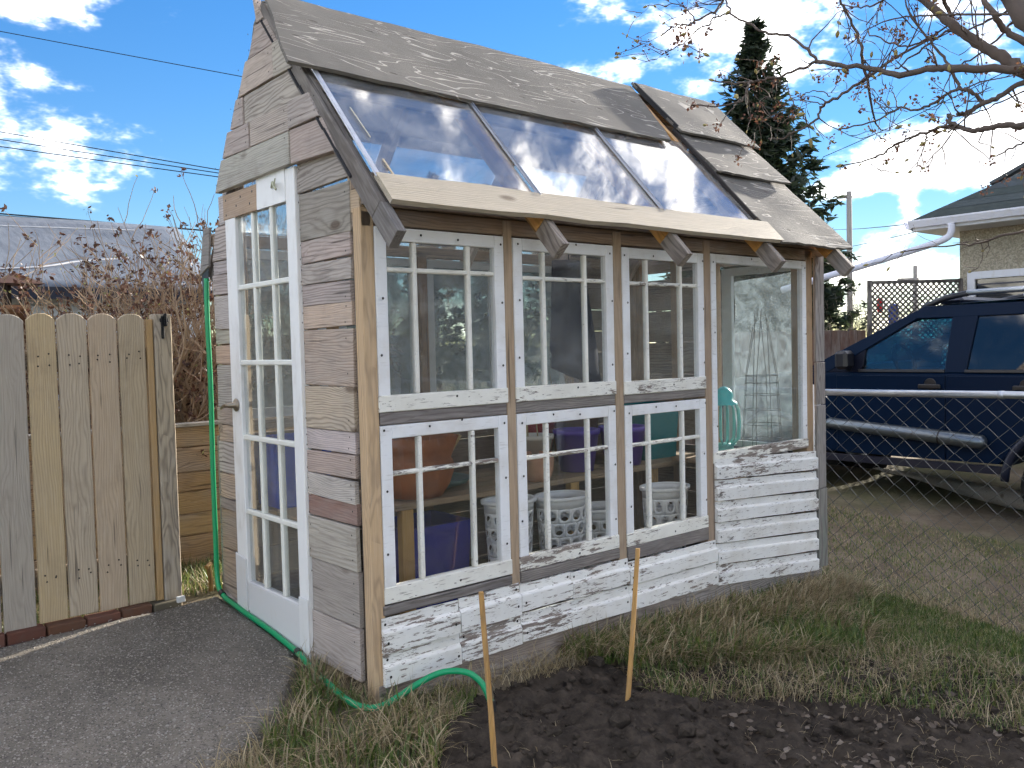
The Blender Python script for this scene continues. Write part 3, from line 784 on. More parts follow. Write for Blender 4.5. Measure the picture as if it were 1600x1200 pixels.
# ---- windows ----
def window(x0, x1, z0, z1, cols, rows, stile=.052, top=.052, bot=.062, peel=.12, y=-.004, col=(.83, .83, .84), depth=.036, label=None, gl='old_glass'):
    f = MB()
    for lo, hi in (((x0, y, z0 + .001), (x0 + stile, y + depth, z1)), ((x1 - stile, y, z0 + .001), (x1, y + depth, z1)),
                   ((x0 + stile, y + .001, z1 - top), (x1 - stile, y + depth - .001, z1 - .0))):
        m_ = MB().cbox(lo, hi, .003); f.add(m_.v, m_.f)
    A = np.array(f.v); c = ((x0 + x1) / 2, y + depth / 2, (z0 + z1) / 2)
    f.v = [tuple(q) for q in A - c]
    o = newobj('window', f.fixmesh('window'), 'flaking_paint', GH, Matrix.Translation(c), (*col, peel))
    if label: o['label'] = label
    m_ = MB().cbox((x0 - .004, y - .004, z0 - .003), (x1 + .004, y + depth - .002, z0 + bot), .003)
    # the bottom rail is the most weathered piece
    m_.v = [tuple(np.array(q) - ((x0 + x1) / 2, y + depth / 2, z0 + bot / 2)) for q in m_.v]
    newobj('bottom_rail', m_.fixmesh('bottom_rail'), 'flaking_paint', o, Matrix.Translation(((x0 + x1) / 2, y + depth / 2, z0 + bot / 2)), (.84, .82, .75, peel + .42))
    gx0, gx1, gz0, gz1 = x0 + stile, x1 - stile, z0 + bot, z1 - top
    xs_ = [gx0] + [gx0 + (gx1 - gx0) * t for t in cols] + [gx1]; zs_ = [gz0] + [gz0 + (gz1 - gz0) * t for t in rows] + [gz1]
    for x_ in xs_[1:-1]:
        MB().cbox((x_ - .0105, y + .002, gz0), (x_ + .0105, y + .03, gz1), .005).build('muntin', 'flaking_paint', o, color=(.84, .82, .76, peel + .14))
    for z_ in zs_[1:-1]:
        MB().cbox((gx0, y + .004, z_ - .0095), (gx1, y + .028, z_ + .0095), .005).build('muntin', 'flaking_paint', o, color=(.84, .82, .75, peel + .36))
    for i in range(len(xs_) - 1):
        for j in range(len(zs_) - 1):
            MB().box((xs_[i] + .002, y + .016, zs_[j] + .002), (xs_[i + 1] - .002, y + .0192, zs_[j + 1] - .002)).build('pane', gl, o)
    s_ = MB()
    for x_, z_ in [(x0 + .02, z1 - .03), (x1 - .02, z1 - .025), (x0 + .022, z0 + .2), (x0 + .02, z0 + (z1 - z0) * .62), (x1 - .02, z0 + (z1 - z0) * .6), (x1 - .018, z0 + .14), ((x0 + x1) / 2 + .07, z1 - .02), ((x0 + x1) / 2 - .1, z1 - .022), ((x0 + x1) / 2 + .05, z0 + .03)]:
        s_.disc((x_ + rng.uniform(-.01, .01), y - .005, z_ + rng.uniform(-.02, .02)), (0, -1, 0), .0055, 7, .002)
    so = s_.build('screws', 'metal', o, color=(.05, .045, .04)); so['kind'] = 'stuff'
    return o
C3 = (.245, .745)
window(.061, .702, 1.119, 1.831, C3, (.815,))
window(.755, 1.385, 1.119, 1.829, C3, (.80,))
window(1.449, 2.086, 1.112, 1.827, C3, (.80,))
window(.061, .702, .371, 1.063, C3, (.76,), peel=.18, gl='clear_glass')
window(.755, 1.385, .371, 1.063, C3, (.745,), peel=.16, gl='clear_glass')
window(1.449, 2.088, .364, 1.055, C3, (.745,), peel=.16, gl='clear_glass')
window(2.149, 3.086, .702, 1.831, (), (), stile=.045, top=.048, bot=.055, peel=.3, label='wide single-pane window with flaking white frame')

# ---- white drop siding under the windows ----
def clap(x0, x1, z0, z1, peel, y=-.004, dz=0.0, dark=0.0):
    h = z1 - z0; c = ((x0 + x1) / 2, y, (z0 + z1) / 2 + dz / 2)
    prof = [(0, .002), (-.020, .002), (-.022, h * .56), (-.020, h * .60), (-.007, h * .66), (-.006, h * .97), (0, h * .97)]
    n = 9; v = []; f = []
    for i in range(n):
        t = i / (n - 1); x_ = (t - .5) * (x1 - x0)
        jz = [rng.uniform(-.0018, .0018) for _ in prof]
        for (a, b), j in zip(prof, jz):
            v.append((x_ + (rng.uniform(-.002, .002) if i in (0, n - 1) else 0), a, b - h / 2 + j + dz * (t - .5)))
    m = len(prof)
    for i in range(n - 1):
        for j in range(m):
            j2 = (j + 1) % m
            f.append((i * m + j, i * m + j2, (i + 1) * m + j2, (i + 1) * m + j))
    f.append(tuple(range(m))); f.append(tuple(range((n - 1) * m, n * m)))
    newobj('clapboard', MB().add(v, f).fixmesh('clapboard'), 'flaking_paint', GH, Matrix.Translation(c), (.82 - dark, .81 - dark, .78 - dark, peel))
    for x_ in (x0 + .02, x1 - .02):
        for z_ in (z0 + h * .3, z0 + h * .8):
            if rng.random() < .7: nail((x_ + rng.uniform(-.006, .006), y - .0225 if z_ < z0 + h * .5 else y - .0075, z_), (0, -1, 0), .0045)
for x0, x1, zt_, zb_ in ((.036, .404, .322, .050), (.408, .738, .326, .052)):
    zm_ = (zt_ + zb_) / 2 - .006
    clap(x0, x1, zm_, zt_, rng.uniform(.38, .66)); clap(x0, x1, zb_, zm_, rng.uniform(.36, .64))
clap(.742, 1.05, .195, .318, .58, y=-.003); clap(1.053, 1.44, .185, .312, .6, y=-.004)
clap(.742, 1.44, .060, .188, .55, dz=-.012)
clap(1.444, 2.146, .175, .292, .62, dz=-.006); clap(1.444, 2.146, .048, .172, .58, dz=-.008)
zz = [.70, .588, .462, .338, .205, .072, .0]
for i in range(6):
    zt_ = .725 - i * .1157
    clap(2.152, 3.168, zt_ - .1150, zt_, rng.uniform(.34, .64), dz=-.052 - i * .010)

# ---- skirt boards ----
for x0, x1, za, zb in ((.03, 1.44, .042, -.05), (1.442, 3.235, -.02, -.105)):
    pass
slab('skirt_board', [(.02, -.002, -.03), (1.9, -.002, -.06), (1.9, -.002, .055), (.02, -.002, .055)], (0, -1, 0), .025, 'weathered_wood', GH, (.31, .25, .205), along=(1, 0, 0))
slab('skirt_board', [(1.9, -.003, -.155), (3.24, -.003, -.155), (3.24, -.003, -.03), (1.9, -.003, .045)], (0, -1, 0), .025, 'weathered_wood', GH, (.40, .36, .325), along=(1, 0, 0))
slab('skirt_board', [(.02, -.012, -.10), (1.9, -.012, -.18), (1.9, -.012, -.035), (.02, -.012, .012)], (0, -1, 0), .03, 'weathered_wood', GH, (.33, .285, .24), along=(1, 0, -.02))
slab('skirt_board', [(1.9, -.010, -.25), (3.236, -.010, -.28), (3.236, -.010, -.10), (1.9, -.010, -.03)], (0, -1, 0), .03, 'weathered_wood', GH, (.36, .32, .28), along=(1, 0, -.02))

# ---- roof ----
CS, SN = .676, .737
RY, RZ = .69, 2.867
nF = Vector((0, -SN, CS))
def rp(x, y, lift=0.0):        # point on the front roof plane
    return Vector((x, y, RZ - (RY - y) * 1.09)) + nF * lift
nB = Vector((0, .781, .625))
def bpnt(x, y, lift=0.0):
    return Vector((x, y, RZ - (y - RY) * 1.25)) + nB * lift
def sheet(name, fn, nrm, x0, x1, ya, yb_, lift, t, color, m='roof_plywood', nx=14, ny=5, rag=.004, warp=.004, parent=GH, skew=0.0, liftb=None):
    """plywood sheet with slightly warped, ragged outline"""
    o = (fn(x0, ya, 0) + fn(x1, yb_, 0)) / 2
    W = frame((1, 0, 0), nrm, o); Wi = W.inverted(); v = []; f = []
    sd_ = rng.randint(0, 999)
    for side in (0, 1):
        for i in range(nx + 1):
            for j in range(ny + 1):
                a, b = i / nx, j / ny
                x = x0 + (x1 - x0) * a + skew * b; y = ya + (yb_ - ya) * b
                if i in (0, nx): x += random.Random(sd_ + j * 7 + i).uniform(-rag, rag) * 2
                if j in (0, ny): y += random.Random(sd_ + i * 13 + j).uniform(-rag, rag)
                wv = warp * math.sin(a * 7 + sd_) * math.cos(b * 3 + sd_ * .7)
                lf = lift if liftb is None else lift + (liftb - lift) * b
                v.append(Wi @ fn(x, y, lf + wv - (t if side else 0)))
    n1 = (nx + 1) * (ny + 1)
    for i in range(nx):
        for j in range(ny):
            q = i * (ny + 1) + j
            f.append((q, q + 1, q + ny + 2, q + ny + 1)); f.append((n1 + q, n1 + q + ny + 1, n1 + q + ny + 2, n1 + q + 1))
    ring = [j for j in range(ny + 1)] + [i * (ny + 1) + ny for i in range(1, nx + 1)] + [nx * (ny + 1) + j for j in range(ny - 1, -1, -1)] + [i * (ny + 1) for i in range(nx - 1, 0, -1)]
    for a, b in zip(ring, ring[1:] + ring[:1]):
        f.append((a, b, n1 + b, n1 + a))
    return newobj(name, MB().add(v, f).fixmesh(name), m, parent, W, color)
PLY = (1, 1, 1)
sheet('plywood_sheet', rp, nF, -.03, 2.30, .70, .318, .042, .016, PLY, skew=-.10, nx=22)
sheet('plywood_sheet', rp, nF, 2.285, 3.075, .70, .385, .066, .014, PLY, skew=.06, liftb=.070)
sheet('plywood_sheet', rp, nF, 2.355, 3.10, .43, .155, .040, .014, PLY, skew=.03, liftb=.052)
sheet('plywood_sheet', rp, nF, 2.375, 3.125, .20, -.225, .022, .014, PLY, skew=.08, liftb=.026)
# dark folded strips along the edges of the sheets
bar('edge_strip', rp(2.29, .69, .06), rp(2.345, .41, .06), .012, .03, nF, 'matte', GH, (.045, .045, .05))
bar('edge_strip', rp(2.345, .42, .035), rp(2.40, -.10, .022), .014, .022, nF, 'matte', GH, (.05, .045, .045))
# eave board
sheet('eave_board', rp, nF, -.005, 2.475, -.118, -.222, .030, .022, (.50, .43, .33), 'fresh_wood', nx=10, ny=1, warp=.002)
# glass panes of the front slope and metal glazing bars
for x0, x1 in ((.012, .78), (.80, 1.59), (1.605, 2.385)):
    P4 = [rp(x0, .36, .014), rp(x0, -.14, .014), rp(x1, -.14, .014), rp(x1, .36, .014)]
    slab('roof_pane', P4, nF, .004, 'roof_glass', GH, along=(1, 0, 0), c=.0005)
for xa, xb in ((.0, .0), (.785, .79), (1.596, 1.60)):
    bar('glazing_bar', rp(xa, .345, .022), rp(xb, -.13, .022), .024 if xa == 0 else .018, .008, nF, 'metal', GH, (.62, .63, .66))
    if xa: bar('glazing_bar', rp(xa, .345, .028), rp(xb, -.13, .028), .006, .012, nF, 'metal', GH, (.45, .46, .50))
# battens under the panes
bar('batten', rp(.065, .17, .02), rp(.075, .04, .02), .006, .004, nF, 'fresh_wood', GH, (.6, .55, .42))
bar('batten', rp(.07, -.05, .02), rp(.075, -.12, .02), .010, .006, nF, 'fresh_wood', GH, (.5, .40, .27))
# purlins
hbar(.0, 3.1, 2.405, 2.445, .30, .34, (.35, .27, .2), name='purlin')
# ridge beam
hbar(-.0, 3.06, 2.73, 2.82, .67, .71, (.32, .25, .19), name='ridge_beam')
# rafters, front and back; the tails stick out past the eave
for i, x_ in enumerate((-.014, .78, 1.585, 2.37, 3.085)):
    dpt = .082
    cc = [(.15, .135, .125), (.66, .34, .10), (.68, .36, .11), (.68, .35, .10), (.64, .32, .10)][i]
    a = rp(x_, .69, -.045); b = rp(x_, -.205, -.045)
    bar('rafter', a, b, .040, dpt, nF, 'weathered_wood' if i == 0 else 'fresh_wood', GH, cc)
    bar('rafter_tail', rp(x_, -.2055, -.045), rp(x_, -.312, -.045), .0402, dpt + .0004, nF, 'weathered_wood', GH, (.15, .14, .135) if i == 0 else (.33, .28, .24), c=.002)
    x_ = max(x_, .03)
    a = bpnt(x_, .70, -.045); b = bpnt(x_, 1.56, -.045)
    bar('rafter', a, b, .038, dpt, nB, 'weathered_wood' if i == 0 else 'fresh_wood', GH, (.17, .15, .14) if i == 0 else (.66, .55, .48))
# felt strip hanging below the verge
for t0, t1 in ((.66, .50), (.5, .33), (.33, .14), (.14, -.06)):
    bar('verge_strip', rp(-.036, t0, -.064), rp(-.036, t1, -.068), .012, .012, nF, 'matte', GH, (.035, .035, .04))
# back slope
sheet('plywood_sheet', bpnt, nB, -.03, 3.08, .69, 1.045, .028, .016, PLY, nx=14)
sheet('plywood_sheet', bpnt, nB, 2.3, 3.1, 1.03, 1.58, .02, .014, PLY)
for x0, x1 in ((.02, .77), (.79, 1.575), (1.595, 2.31)):
    slab('roof_pane', [bpnt(x0, 1.0, .004), bpnt(x0, 1.56, .004), bpnt(x1, 1.56, .004), bpnt(x1, 1.0, .004)], nB, .004, 'roof_glass', GH, along=(1, 0, 0), c=.0005)

sheet('lit_underside_sheet', bpnt, nB, .055, 3.06, .72, 1.04, .006, .006, (.58, .56, .57), 'matte', nx=8, ny=2, rag=.001, warp=.001)  # added pale sheet: the lit plywood underside put into its colour
# ---- back wall (seen through the glass) ----
for x_ in (.03, .62, 1.22, 1.82, 2.42, 3.10):
    vbar(x_, x_ + .06, .0, 1.93, 1.40, 1.45, jit((.36, .25, .16)), 'fresh_wood', 'stud')
hbar(.0, 3.16, 1.90, 1.96, 1.40, 1.46, (.34, .25, .18), name='top_plate')
hbar(.0, 3.16, .96, 1.01, 1.40, 1.45, (.34, .25, .18), name='back_rail')
zb_ = -.12
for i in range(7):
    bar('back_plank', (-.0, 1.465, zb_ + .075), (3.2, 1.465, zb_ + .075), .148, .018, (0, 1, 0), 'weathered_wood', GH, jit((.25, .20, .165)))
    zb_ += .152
for x0, x1 in ((.10, .61), (.69, 1.21), (1.29, 1.81), (1.89, 2.41)):
    f = MB()
    for lo, hi in (((x0, 1.415, 1.02), (x0 + .045, 1.445, 1.89)), ((x1 - .045, 1.415, 1.02), (x1, 1.445, 1.89)), ((x0 + .045, 1.416, 1.845), (x1 - .045, 1.444, 1.89)), ((x0 + .045, 1.416, 1.02), (x1 - .045, 1.444, 1.07))):
        f.box(lo, hi)
    o = f.build('back_window', 'door_paint', GH, color=(.62, .64, .65))
    MB().box((x0 + .046, 1.428, 1.071), (x1 - .046, 1.431, 1.844)).build('pane', 'hazy_glass', o)
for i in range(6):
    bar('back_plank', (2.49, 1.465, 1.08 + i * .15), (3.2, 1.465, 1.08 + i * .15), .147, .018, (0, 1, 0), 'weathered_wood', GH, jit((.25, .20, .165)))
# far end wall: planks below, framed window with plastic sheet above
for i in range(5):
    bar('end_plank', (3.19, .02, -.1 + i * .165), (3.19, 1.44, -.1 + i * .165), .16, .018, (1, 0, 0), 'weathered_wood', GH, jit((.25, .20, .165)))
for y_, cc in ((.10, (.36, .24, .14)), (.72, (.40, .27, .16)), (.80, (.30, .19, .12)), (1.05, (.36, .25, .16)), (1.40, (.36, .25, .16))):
    vbar(3.13, 3.18, .0, 1.95, y_ - .03, y_ + .03, cc, 'fresh_wood', 'stud')
f = MB()
for lo, hi in (((3.15, .585, .70), (3.18, .66, 1.84)), ((3.15, .13, 1.79), (3.18, .585, 1.84)), ((3.15, .13, .66), (3.18, .66, .70))):
    f.box(lo, hi)
o = f.build('end_window', 'flaking_paint', GH, color=(.62, .66, .66, .25))
nx, ny = 14, 26; v = []; fa = []
for i in range(nx + 1):
    for j in range(ny + 1):
        a, b = i / nx, j / ny
        v.append((3.172 + .012 * math.sin(a * 9 + b * 5) + .010 * math.sin(b * 17 - a * 6), .14 + .44 * a, .70 + (1.08 - .03 * a) * b))
for i in range(nx):
    for j in range(ny):
        q = i * (ny + 1) + j; fa.append((q, q + 1, q + ny + 2, q + ny + 1))
po = newobj('plastic_sheet', MB().add(v, fa).mesh(), 'plastic_film', o, smooth=True)
for i in range(5):
    bar('end_plank', (3.19, .70, .80 + i * .225), (3.19, 1.44, .80 + i * .225), .22, .018, (1, 0, 0), 'weathered_wood', GH, jit((.25, .20, .165)))
for i in range(6):
    z0 = 1.86 + i * .165; z1 = z0 + .162
    a, b = yf(z0), yb(z0); a1, b1 = yf(z1), yb(z1)
    if b1 - a1 < .02: a1 = b1 = (a1 + b1) / 2; a1 -= .012; b1 += .012
    slab('end_plank', [(3.2, a, z0), (3.2, b, z0), (3.2, b1, z1), (3.2, a1, z1)], (1, 0, 0), .018, 'weathered_wood', GH, jit(GREY), along=(0, 1, 0))
# bench
bt = .585
for i, y_ in enumerate((.76, .90, 1.04, 1.18, 1.32)):
    bar('bench_plank', (.08, y_, bt), (3.12, y_, bt), .135, .03, (0, 0, 1), 'fresh_wood', GH, jit((.30, .21, .13)))
for i, y_ in enumerate((.24, .38, .52, .66 - .02)):
    bar('bench_plank', (2.62, y_ - .03, bt + .035), (3.12, y_ - .03, bt + .035), .135, .028, (0, 0, 1), 'fresh_wood', GH, jit((.30, .21, .13)))
for x_ in (.10, .60, 1.75, 2.45, 3.05):
    vbar(x_, x_ + .07, -.15, bt - .016, .70, .745, (.50, .30, .11), 'fresh_wood', 'bench_leg')
vbar(2.64, 2.70, -.2, bt + .018, .17, .22, (.45, .28, .12), 'fresh_wood', 'bench_leg')
so = screws.build('nails', 'metal', GH, color=(.045, .04, .038)); so['kind'] = 'stuff'

# ------------------------------------------------------------------ things inside the greenhouse
BZ = bt + .0155
def pot(name, x, y, z, prof, color, label, cat, m='clay', n=28, group=None, wob=None):
    mb = MB().lathe(prof, n, (0, 0, 0), wob)
    o = newobj(name, mb.fixmesh(name), m, None, Matrix.Translation((x, y, z)), color, smooth=True)
    return tag(o, label, cat, group)
def pprof(rb, rt, h, t=.008, rim=.0):
    r = [(.001, 0), (rb, 0), (rt, h - rim)]
    if rim: r += [(rt + .008, h - rim), (rt + .010, h)]
    else: r += [(rt, h)]
    return r + [(rt - t, h), (rb - t + .004, .02), (.001, .02)]
pot('plant_pot', .80, .86, BZ, [(.001, 0), (.13, 0), (.17, .06), (.20, .15), (.185, .19), (.178, .195), (.19, .24), (.215, .31), (.20, .31), (.17, .2), (.001, .19)], (.34, .125, .055),
    'big terracotta pot with wavy rim behind the lower window nearest the door', 'pot', wob=lambda th, i: 1 + (.05 * math.sin(th * 6) if i in (6, 7, 8) else .012 * math.sin(th * 6)))
o = MB(); o.lathe([(.12, 0), (.2, .02), (.22, .05), (.2, .045), (.001, .03)], 20, (1.02, 1.05, BZ)); tag(o.build('tray', 'plastic', color=(.06, .11, .10), smooth=True), 'dark green shallow tray behind the big terracotta pot', 'tray')
o = MB(); o.tube([(.955, .86, BZ + .12), (1.04, .80, BZ + .30)], [.010, .014], 6); tag(o.build('wooden_spatula', 'fresh_wood', color=(.6, .45, .25)), 'pale wooden stick leaning beside the big terracotta pot', 'stick')
def tote(name, x, y, z, lx, ly, lz, color, label, lid=None, rot=0.0):
    r = empty(name, (x, y, z), label, 'bin')
    W = Matrix.Translation((x, y, z)) @ Matrix.Rotation(rot, 4, 'Z')
    s = .90; mb = MB()
    v = []
    for zz_, k_ in ((0, s), (lz * .92, 1.0), (lz * .92, 1.05), (lz, 1.05), (lz, .98), (.02, s * .95)):
        v += [(-lx / 2 * k_, -ly / 2 * k_, zz_), (lx / 2 * k_, -ly / 2 * k_, zz_), (lx / 2 * k_, ly / 2 * k_, zz_), (-lx / 2 * k_, ly / 2 * k_, zz_)]
    f = [(3, 2, 1, 0), (20, 21, 22, 23)]
    for i in range(5):
        for j in range(4):
            f.append((i * 4 + j, i * 4 + (j + 1) % 4, i * 4 + 4 + (j + 1) % 4, i * 4 + 4 + j))
    newobj('bin_body', mb.add(v, f).fixmesh(), 'plastic', r, W, color)
    if lid:
        newobj('bin_lid', MB().cbox((-lx * .54, -ly * .54, lz + .001), (lx * .54, ly * .54, lz + .03), .008).fixmesh(), 'plastic', r, W, lid)
    return r
tote('storage_bin', .86, .93, gz(.9, 1.0) + .0, .40, .36, .42, (.014, .022, .26), 'deep blue plastic bin on the ground under the bench')
tote('storage_bin', .26, 1.16, BZ, .30, .26, .34, (.015, .08, .45), 'bright blue plastic tub on the bench behind the glazed door')
def hamper(x, y, z, rb, rt, h, color, label, rows_=5, cols_=14, slots=False):
    r = empty('laundry_hamper', (x, y, z), label, 'basket', 'white laundry baskets in the greenhouse')
    v = []; f = []
    z0, z1 = .04, h - .06
    def pt_(u, t):
        rr = rb + (rt - rb) * t / h; return (rr * math.cos(u), rr * math.sin(u) * .8, t)
    for i in range(rows_):
        for j in range(cols_):
            u0 = 2 * PI * (j + .5 * (i % 2)) / cols_; du = 2 * PI / cols_; t0 = z0 + (z1 - z0) * i / rows_; dt = (z1 - z0) / rows_
            b = len(v); K = 12
            for q in range(K):
                an = 2 * PI * q / K + PI / 4; c_, s_ = math.cos(an), math.sin(an); mx_ = max(abs(c_), abs(s_))
                v.append(pt_(u0 + du * (.5 + .5 * c_ / mx_), t0 + dt * (.5 + .5 * s_ / mx_)))
            for q in range(K):
                an = 2 * PI * q / K + PI / 4
                v.append(pt_(u0 + du * (.5 + (.27 if slots else .36) * math.cos(an)), t0 + dt * (.5 + .34 * math.sin(an))))
            for q in range(K):
                q2 = (q + 1) % K; f.append((b + q, b + q2, b + K + q2, b + K + q))
    mb = MB().add(v, f)
    mb2 = MB()
    for za, zb2 in ((0, z0), (z1, h)):
        b = len(mb.v); vv = []
        for zz_ in (za, zb2):
            vv += [pt_(2 * PI * q / 28, zz_) for q in range(28)]
        mb.add(vv, [(q, (q + 1) % 28, 28 + (q + 1) % 28, 28 + q) for q in range(28)])
    mb.add([pt_(2 * PI * q / 28, .002) for q in range(28)], [tuple(range(28))])
    o_ = newobj('basket_wall', mb.mesh(), 'plastic', r, Matrix.Translation((x, y, z)), color, smooth=True)
    md = o_.modifiers.new('thick', 'SOLIDIFY'); md.thickness = .003
    rim = MB().lathe([(rt, h - .02), (rt + .014, h - .018), (rt + .016, h), (rt, h + .002), (rt - .006, h - .004), (rt, h - .02)], 28)
    rim.v = [(a, b * .8, c) for a, b, c in rim.v]
    newobj('rim', rim.fixmesh(), 'plastic', r, Matrix.Translation((x, y, z)), color, smooth=True)
    return r
WH = (.74, .75, .78)
hamper(1.20, .60, gz(1.2, .6) + .02, .11, .145, .56, WH, 'tall white perforated basket at the right edge of the first lower window', 6, 12)
hamper(1.56, .58, gz(1.56, .58) + .02, .12, .155, .56, WH, 'white basket with oval holes behind the middle lower window', 6, 12)
hamper(1.92, .62, gz(1.9, .62), .13, .16, .48, (.62, .62, .62), 'grey-white basket standing by the bench leg', 6, 12, True)
hamper(2.22, .40, gz(2.2, .4), .12, .15, .62, WH, 'white laundry basket with a wide rim behind the third lower window', 6, 12, True)
pot('plant_pot', 1.40, .78, BZ, pprof(.045, .065, .17), (.03, .42, .36), 'turquoise tapered pot beside the small clay pot', 'pot', 'plastic')
pot('plant_pot', 1.555, .77, BZ, [(.001, 0), (.07, 0), (.092, .05), (.098, .11), (.094, .155), (.086, .155), (.088, .1), (.001, .03)], (.55, .30, .20), 'small rounded pale clay pot on the bench edge', 'pot')
pot('plant_pot', 1.66, .92, BZ, pprof(.075, .115, .24, rim=.025), (.60, .57, .52), 'off-white ribbed pot behind the small clay pot', 'pot', 'plastic', wob=lambda th, i: 1 + .015 * math.sin(th * 24))
pot('plant_pot', 1.86, 1.15, BZ, pprof(.10, .15, .33, rim=.03), (.50, .035, .03), 'red plastic pot behind the off-white pot', 'pot', 'plastic')
pot('plant_pot', 1.98, .88, BZ, pprof(.10, .135, .25, rim=.03), (.10, .055, .36), 'purple plastic pot behind the middle lower window', 'pot', 'plastic')
pot('plant_pot', 2.37, .86, BZ, pprof(.11, .145, .24, rim=.03), (.12, .06, .40), 'purple plastic pot behind the third lower window', 'pot', 'plastic')
pot('plant_pot', 2.30, 1.22, BZ, pprof(.13, .16, .32, rim=.03), (.30, .18, .12), 'brown clay pot with dry stalks at the back', 'pot')
st = MB()
for i in range(16):
    a = rng.uniform(0, 6.28); x0, y0 = 2.30 + .08 * math.cos(a), 1.22 + .08 * math.sin(a)
    st.tube([(x0, y0, BZ + .02), (x0 + rng.uniform(-.05, .05), y0 + rng.uniform(-.05, .05), BZ + .36), (x0 + rng.uniform(-.13, .13), y0 + rng.uniform(-.1, .08), BZ + rng.uniform(.42, .62))], [.004, .003, .0015], 4)
tag(st.build('dry_plant', 'bark', color=(.40, .30, .17)), 'bundle of dry straw-coloured stalks in the brown clay pot', 'plant')
st = MB()
for i in range(7):
    a = rng.uniform(0, 6.28); x0, y0 = 1.66 + .05 * math.cos(a), .92 + .05 * math.sin(a)
    st.tube([(x0, y0, BZ + .02), (x0 + rng.uniform(-.06, .06), y0 + rng.uniform(-.05, .05), BZ + .3), (x0 + rng.uniform(-.1, .1), y0, BZ + rng.uniform(.36, .46))], [.005, .004, .002], 4)
tag(st.build('dry_plant', 'bark', color=(.45, .34, .18)), 'few dry stems standing in the off-white pot', 'plant')
tote('storage_bin', 2.72, .98, BZ, .34, .30, .36, (.015, .17, .19), 'teal plastic bin on the bench near the far corner')
def lantern(x, y, z):
    r = empty('lantern', (x, y, z), 'pale turquoise wire lantern on the bench behind the wide window', 'lantern')
    W = Matrix.Translation((x, y, z)); T = (.16, .55, .50)
    newobj('base', MB().lathe([(.001, 0), (.075, 0), (.08, .02), (.06, .04), (.055, .07), (.075, .085), (.001, .09)], 20).fixmesh(), 'plastic', r, W, T, smooth=True)
    newobj('cap', MB().lathe([(.085, .33), (.08, .345), (.055, .36), (.058, .39), (.045, .42), (.018, .44), (.001, .445)], 20).fixmesh(), 'plastic', r, W, (.05, .52, .52), smooth=True)
    for i in range(14):
        a = 2 * PI * i / 14; c_, s_ = math.cos(a), math.sin(a)
        newobj('rib', MB().tube([(.06 * c_, .06 * s_, .085), (.092 * c_, .092 * s_, .12), (.098 * c_, .098 * s_, .22), (.092 * c_, .092 * s_, .30), (.075 * c_, .075 * s_, .335)], .0055, 5).fixmesh(), 'plastic', r, W, T)
lantern(2.80, .40, bt + .05)
def cage(x, y, z, h, label, rot):
    r = empty('plant_cage', (x, y, z), label, 'plant cage', 'wire plant cages'); W = Matrix.Translation((x, y, z)) @ Matrix.Rotation(rot, 4, 'Z')
    for i in range(8):
        a = 2 * PI * i / 8
        newobj('wire', MB().tube([(.13 * math.cos(a), .13 * math.sin(a), 0), (.10 * math.cos(a), .10 * math.sin(a), h * .55), (.045 * math.cos(a + .4), .045 * math.sin(a + .4), h * rng.uniform(.86, 1.0))], .0022, 4).fixmesh(), 'metal', r, W, (.12, .12, .12))
    for t in (.02, .12, .22, .32, .42, .50, .55):
        rr = .13 - .03 * t / .55
        newobj('ring', MB().tube([(rr * math.cos(2 * PI * q / 20), rr * math.sin(2 * PI * q / 20), h * t) for q in range(21)], .0022, 4, False).fixmesh(), 'metal', r, W, (.12, .12, .12))
cage(2.985, .25, bt + .05, .92, 'nested wire plant cages leaning upright behind the wide window', .3)
# coat hanging from the top plate
cv_ = []; cf_ = []; nu, nv_ = 18, 16
for j in range(nv_ + 1):
    t = j / nv_
    rx = .10 + .07 * t - .02 * (t > .85); ry = .05 + .05 * t
    for i in range(nu):
        a = 2 * PI * i / nu; fold = 1 + .10 * math.sin(a * 5 + t * 2)
        cv_.append((1.50 + .05 * t + rx * fold * math.cos(a), .42 + ry * fold * math.sin(a), 1.80 - .60 * t - .05 * t * math.cos(a)))
for j in range(nv_):
    for i in range(nu):
        i2 = (i + 1) % nu; cf_.append((j * nu + i, j * nu + i2, (j + 1) * nu + i2, (j + 1) * nu + i))
cf_.append(tuple(range(nu))); cf_.append(tuple(range(nv_ * nu, (nv_ + 1) * nu)))
mb = MB().add(cv_, cf_); mb.tube([(1.50, .42, 1.79), (1.50, .42, 1.90), (1.50, .20, 1.99)], .004, 5)
tag(mb.build('hanging_coat', 'cloth', color=(.022, .022, .04), smooth=True), 'dark cloth coat hanging behind the middle upper window', 'coat')
o = MB(); o.cbox((1.78, 1.30, BZ), (2.02, 1.39, BZ + .42), .004); tag(o.build('timber_offcut', 'fresh_wood', color=(.38, .20, .09)), 'short brown board standing on the bench against the back wall', 'board')

